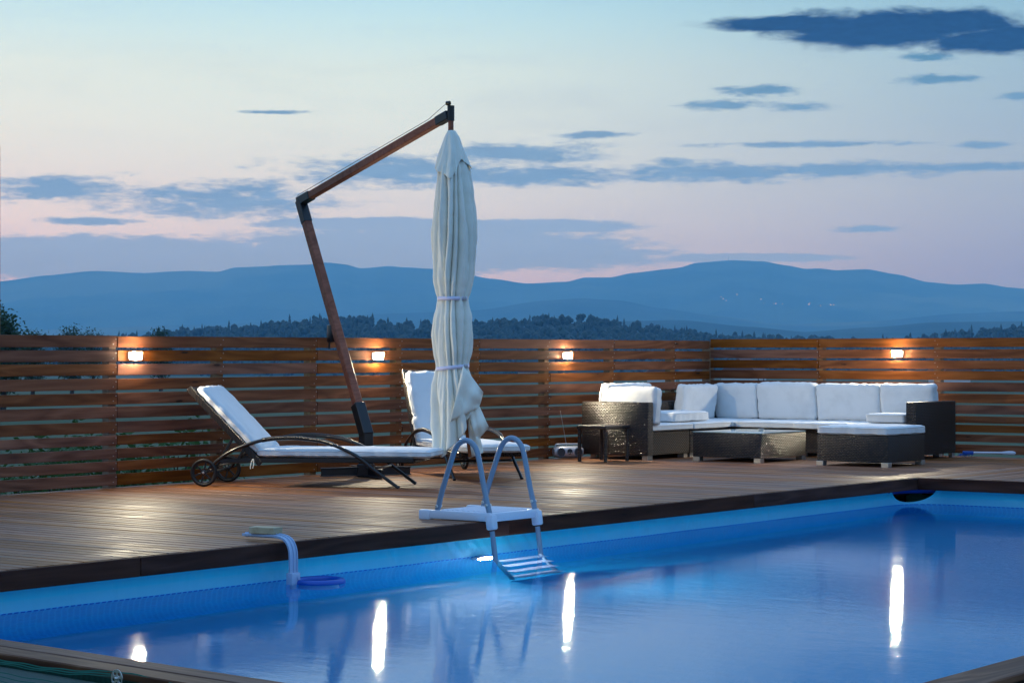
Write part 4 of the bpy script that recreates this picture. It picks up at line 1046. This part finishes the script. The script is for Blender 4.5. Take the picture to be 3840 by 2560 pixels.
wbox(m1, 'armrest', (15.935 - 16.375, 10.505 - 10.89, LEG), (16.028 - 16.375, 11.222 - 10.89, .515), .012)
B().box((15.98 - 16.375, 10.54 - 10.89, .02), (.08, .06, .04), .002).obj('foot', M['chrome'], m1)
module('armless dark wicker sofa section with a bare backrest, left of the corner section', 16.725, 17.40, 10.56, 11.22, 'y')
module('dark wicker corner section of the sofa in the fence corner', 17.405, 18.22, 10.56, 11.22, 'xy')
module('armless dark wicker sofa section right of the corner, behind the glass table', 17.45, 18.22, 9.88, 10.555, 'x')
module('armless dark wicker sofa section between the glass table and the ottoman', 17.45, 18.22, 9.31, 9.875, 'x')
m6 = module('dark wicker sofa section with arm panel, at the right end behind the ottoman', 17.45, 18.22, 8.745, 9.305, 'x')
wbox(m6, 'armrest', (17.42 - 17.835, 8.635 - 9.025, LEG), (18.222 - 17.835, 8.742 - 9.025, .515), .012)
B().box((18.18 - 17.835, 8.66 - 9.025, .02), (.05, .04, .04), .002).obj('foot', M['chrome'], m6)
CG = 'white sofa cushions'
def cush(name, label, c, size, seed, rot=None, cat='cushion', **kw):
    o = cushion(name, size, M['cushion'], None, kw.pop('rad', .015), kw.pop('puff', .006), kw.pop('wr', .0045), seed); o.location = c
    if rot is not None: o.rotation_mode = 'QUATERNION'; o.rotation_quaternion = rot.to_quaternion()
    return tag(o, label, cat, CG)
ZS_ = SB + .003 + .031
cush('seat_cushion', 'white seat cushion next to the left arm panel of the sofa', (16.385, 10.84, ZS_), (.70, .62, .06), 31)
cush('seat_cushion', 'white seat cushion in front of the bare wicker backrest', (17.065, 10.84, ZS_), (.655, .62, .06), 32)
cush('seat_cushion', 'white seat cushion in the sofa corner', (17.79, 10.83, ZS_), (.76, .62, .06), 33)
cush('seat_cushion', 'white seat cushion right of the corner, behind the glass table', (17.78, 10.18, ZS_), (.72, .66, .06), 34)
cush('seat_cushion', 'white seat cushion pushed forward over the seat edge beside the ottoman', (17.72, 9.58, ZS_ + .002), (.74, .55, .06), 35, Matrix.Rotation(.03, 3, 'Z'))
cush('seat_cushion', 'white seat cushion next to the right arm panel of the sofa', (17.78, 9.02, ZS_), (.72, .53, .06), 36)
TB = SB + .066
def back_x(label, y0, y1, seed, h=.335, lean=.13, x=18.06):      # back cushion facing -X
    Rm = Matrix.Rotation(-lean, 3, 'Y') @ Matrix(((0, 0, 1), (1, 0, 0), (0, 1, 0)))  # local x -> Y, local y -> Z, local z -> X
    cush('back_cushion', label, (x, (y0 + y1) / 2, TB + h / 2 * math.cos(lean) + .008), (y1 - y0, h, .11), seed, Rm, 'cushion', rad=.02, puff=.011, wr=.0055)
back_x('white back cushion right of the fence corner, above the glass table', 10.625, 11.1, 41)
back_x('white back cushion second from the corner along the right fence', 9.975, 10.615, 42, .345)
back_x('white back cushion third from the corner along the right fence', 9.305, 9.965, 43, .34)
back_x('white back cushion behind the right arm panel of the sofa', 8.75, 9.295, 44, .345)
def back_y(label, x0, x1, seed, h=.335, lean=.13, y=11.07, rz=0):     # facing -Y
    Rm = Matrix.Rotation(rz, 3, 'Z') @ Matrix.Rotation(lean, 3, 'X') @ Matrix(((1, 0, 0), (0, 0, -1), (0, 1, 0)))
    cush('back_cushion', label, ((x0 + x1) / 2, y, TB + h / 2 * math.cos(lean) + .008), (x1 - x0, h, .11), seed, Rm, 'cushion', rad=.02, puff=.011, wr=.0055)
back_y('white back cushion along the back fence, left side of the sofa corner', 17.33, 17.93, 45, .325)
back_y('white back cushion rising behind the cushion on the left arm panel', 16.06, 16.76, 46, .35)
Rm = Matrix.Rotation(-.1, 3, 'Y') @ Matrix(((0, 0, -1), (1, 0, 0), (0, -1, 0)))
cush('back_cushion', 'white cushion propped upright against the left arm panel of the sofa', (16.095, 10.76, TB + .165), (.53, .335, .1), 47, Matrix.Rotation(.09, 3, 'Y') @ Matrix(((0, 0, 1), (1, 0, 0), (0, 1, 0))), 'cushion', rad=.019, puff=.01, wr=.007)
cush('loose_cushion', 'white cushion lying flat on the seat in front of the bare wicker backrest', (16.84, 10.87, TB + .052), (.66, .5, .085), 48, Matrix.Rotation(.06, 3, 'Z'), 'cushion', rad=.018, puff=.008, wr=.007)
cush('loose_cushion', 'small white cushion lying flat on the seat by the right arm panel', (17.70, 8.965, TB + .05), (.46, .40, .08), 49, Matrix.Rotation(-.04, 3, 'Z'), 'cushion', rad=.015, puff=.006, wr=.005)
lb = B().box((0, 0, 0), (.03, .002, .035), 0, Matrix.Rotation(.5, 4, 'Y')).obj('care_label', M['white_plastic'], None, None, (17.1, 11.06, TB + .035)); tag(lb, 'tiny white care label sticking up behind the flat cushion', 'label')

ct = thing('coffee_table', 'low dark wicker coffee table with a glass top', 'coffee table', (16.56, 9.835, 0))
wbox(ct, 'base', (-.4, -.345, .038), (.4, .345, .252)); feet(ct, (-.365, .365), (-.31, .31))
B().box((0, 0, .2575), (.8, .69, .006), .0015).obj('glass_top', M['glass'], ct)
at = B().lathe([(0, 0), (.022, 0), (.026, .014), (.023, .014), (.019, .003), (0, .003)], 20).obj('ashtray', M['silver'], None, 40, (16.8, 9.86, .2615)); tag(at, 'tiny round dish standing on the glass coffee table', 'dish')
ot = thing('ottoman', 'square dark wicker ottoman with white cushion at the right front', 'ottoman', (16.50, 8.605, 0))
wbox(ot, 'base', (-.34, -.335, .038), (.34, .335, .262)); feet(ot, (-.31, .31), (-.305, .305))
cushion('seat_cushion', (.69, .68, .07), M['cushion'], ot, .018, .008, .008, 61, loc=(.006, .004, .300))
stb = thing('side_table', 'small dark wicker side table beside the left arm panel of the sofa', 'side table', (15.65, 10.785, 0), R(0))
wbox(stb, 'top', (-.19, -.16, .285), (.19, .16, .318), .01)
for x in (-.168, .168):
    for y in (-.138, .138): B().tube([(x, y, 0), (x, y, .287)], .017, 12).obj('leg', M['wicker'], stb, 60)

# radio
rd = thing('radio', 'silver portable radio with raised antenna on the deck by the fence', 'radio', (15.80, 11.275, .004), R(-38)); rd.scale = (.8, .8, .85)
b = B(); n_ = 28; W2 = .17
for i in range(11):
    u = -1 + 2 * i / 10; wv_ = 1 - .35 * abs(u) ** 5
    ring = [b.bm.verts.new((u * W2, .075 * wv_ * math.cos(2 * math.pi * k / n_) - .0 , .068 + .066 * wv_ * math.copysign(abs(math.sin(2 * math.pi * k / n_)) ** .8, math.sin(2 * math.pi * k / n_)))) for k in range(n_)]
    if i:
        for k in range(n_): b.bm.faces.new((prev_[k], prev_[(k + 1) % n_], ring[(k + 1) % n_], ring[k]))
    else: b.bm.faces.new(ring[::-1])
    prev_ = ring
b.bm.faces.new(prev_); b.obj('body', M['silver'], rd, 60)
for s_ in (-1, 1):
    b = B(); b.lathe([(.047, -.078), (.05, -.072), (.05, -.055)], 28, 'y', (s_ * .1, 0, .068)); sp = b.obj('speaker_ring', M['bluegrey_tube'], rd)
    B().lathe([(.044, -.0785), (.03, -.072), (.012, -.074), (0, -.079)], 28, 'y', (s_ * .1, 0, .068)).obj('speaker_cone', M['speaker'], sp)
B().lathe([(.03, -.079), (.03, -.06)], 24, 'y', (0, 0, .075)).obj('dial', M['dark_plastic'], rd)
for s_ in (-.012, .014): B().lathe([(0, -.086), (.007, -.085), (.007, -.078)], 12, 'y', (s_, 0, .06)).obj('knob', M['chrome'], rd)
B().tube(bez([(-.15, .02, .09), (-.14, .02, .142), (-.1, .02, .15), (.1, .02, .15), (.14, .02, .142), (.15, .02, .09)], 5), .009, 8).obj('handle', M['silver'], rd, 60)
B().tube([(0, .05, .12), (-.035, .05, .30), (-.075, .05, .5)], [.0035, .0026, .002], 6).obj('antenna', M['steel'], rd, 60)
B().lathe([(0, -.004), (.004, 0), (0, .004)], 8, 'z', (-.075, .05, .5)).obj('antenna_tip', M['steel'], rd)
B().tube(bez([(-.12, .05, .02), (-.17, .07, .004), (-.24, .05, .008), (-.3, .12, .06), (-.26, .17, .1), (-.2, .16, .05)], 6), .0035, 6).obj('cable', M['cable'], rd, 60)

# brush lying by the fence
br = thing('brush', 'pool brush with blue bristles and white handle lying by the right fence', 'brush', (18.25, 8.53, .03), R(-64))
B().tube([(.05, 0, .012), (.33, 0, .012)], .011, 10).obj('handle', M['white_plastic'], br, 60)
B().tube([(.3, 0, .012), (.36, 0, .012), (.47, 0, .012), (.49, 0, .012)], [.012, .019, .019, .012], 12).obj('grip', M['white_plastic'], br, 60)
B().box((.0, 0, .012), (.1, .05, .028), .008, None, 2).obj('head', M['deep_blue'], br)
bb = B(); br_r = random.Random(2)
for k in range(70):
    x_ = br_r.uniform(-.05, .05); y_ = br_r.uniform(-.02, .02); bb.tube([(x_, y_, .0), (x_ * 1.3 - .03, y_ * 2.2, -.012 + br_r.uniform(-.012, .02))], .0016, 4)
o = bb.obj('bristles', M['deep_blue'], br, None); o['kind'] = 'stuff'
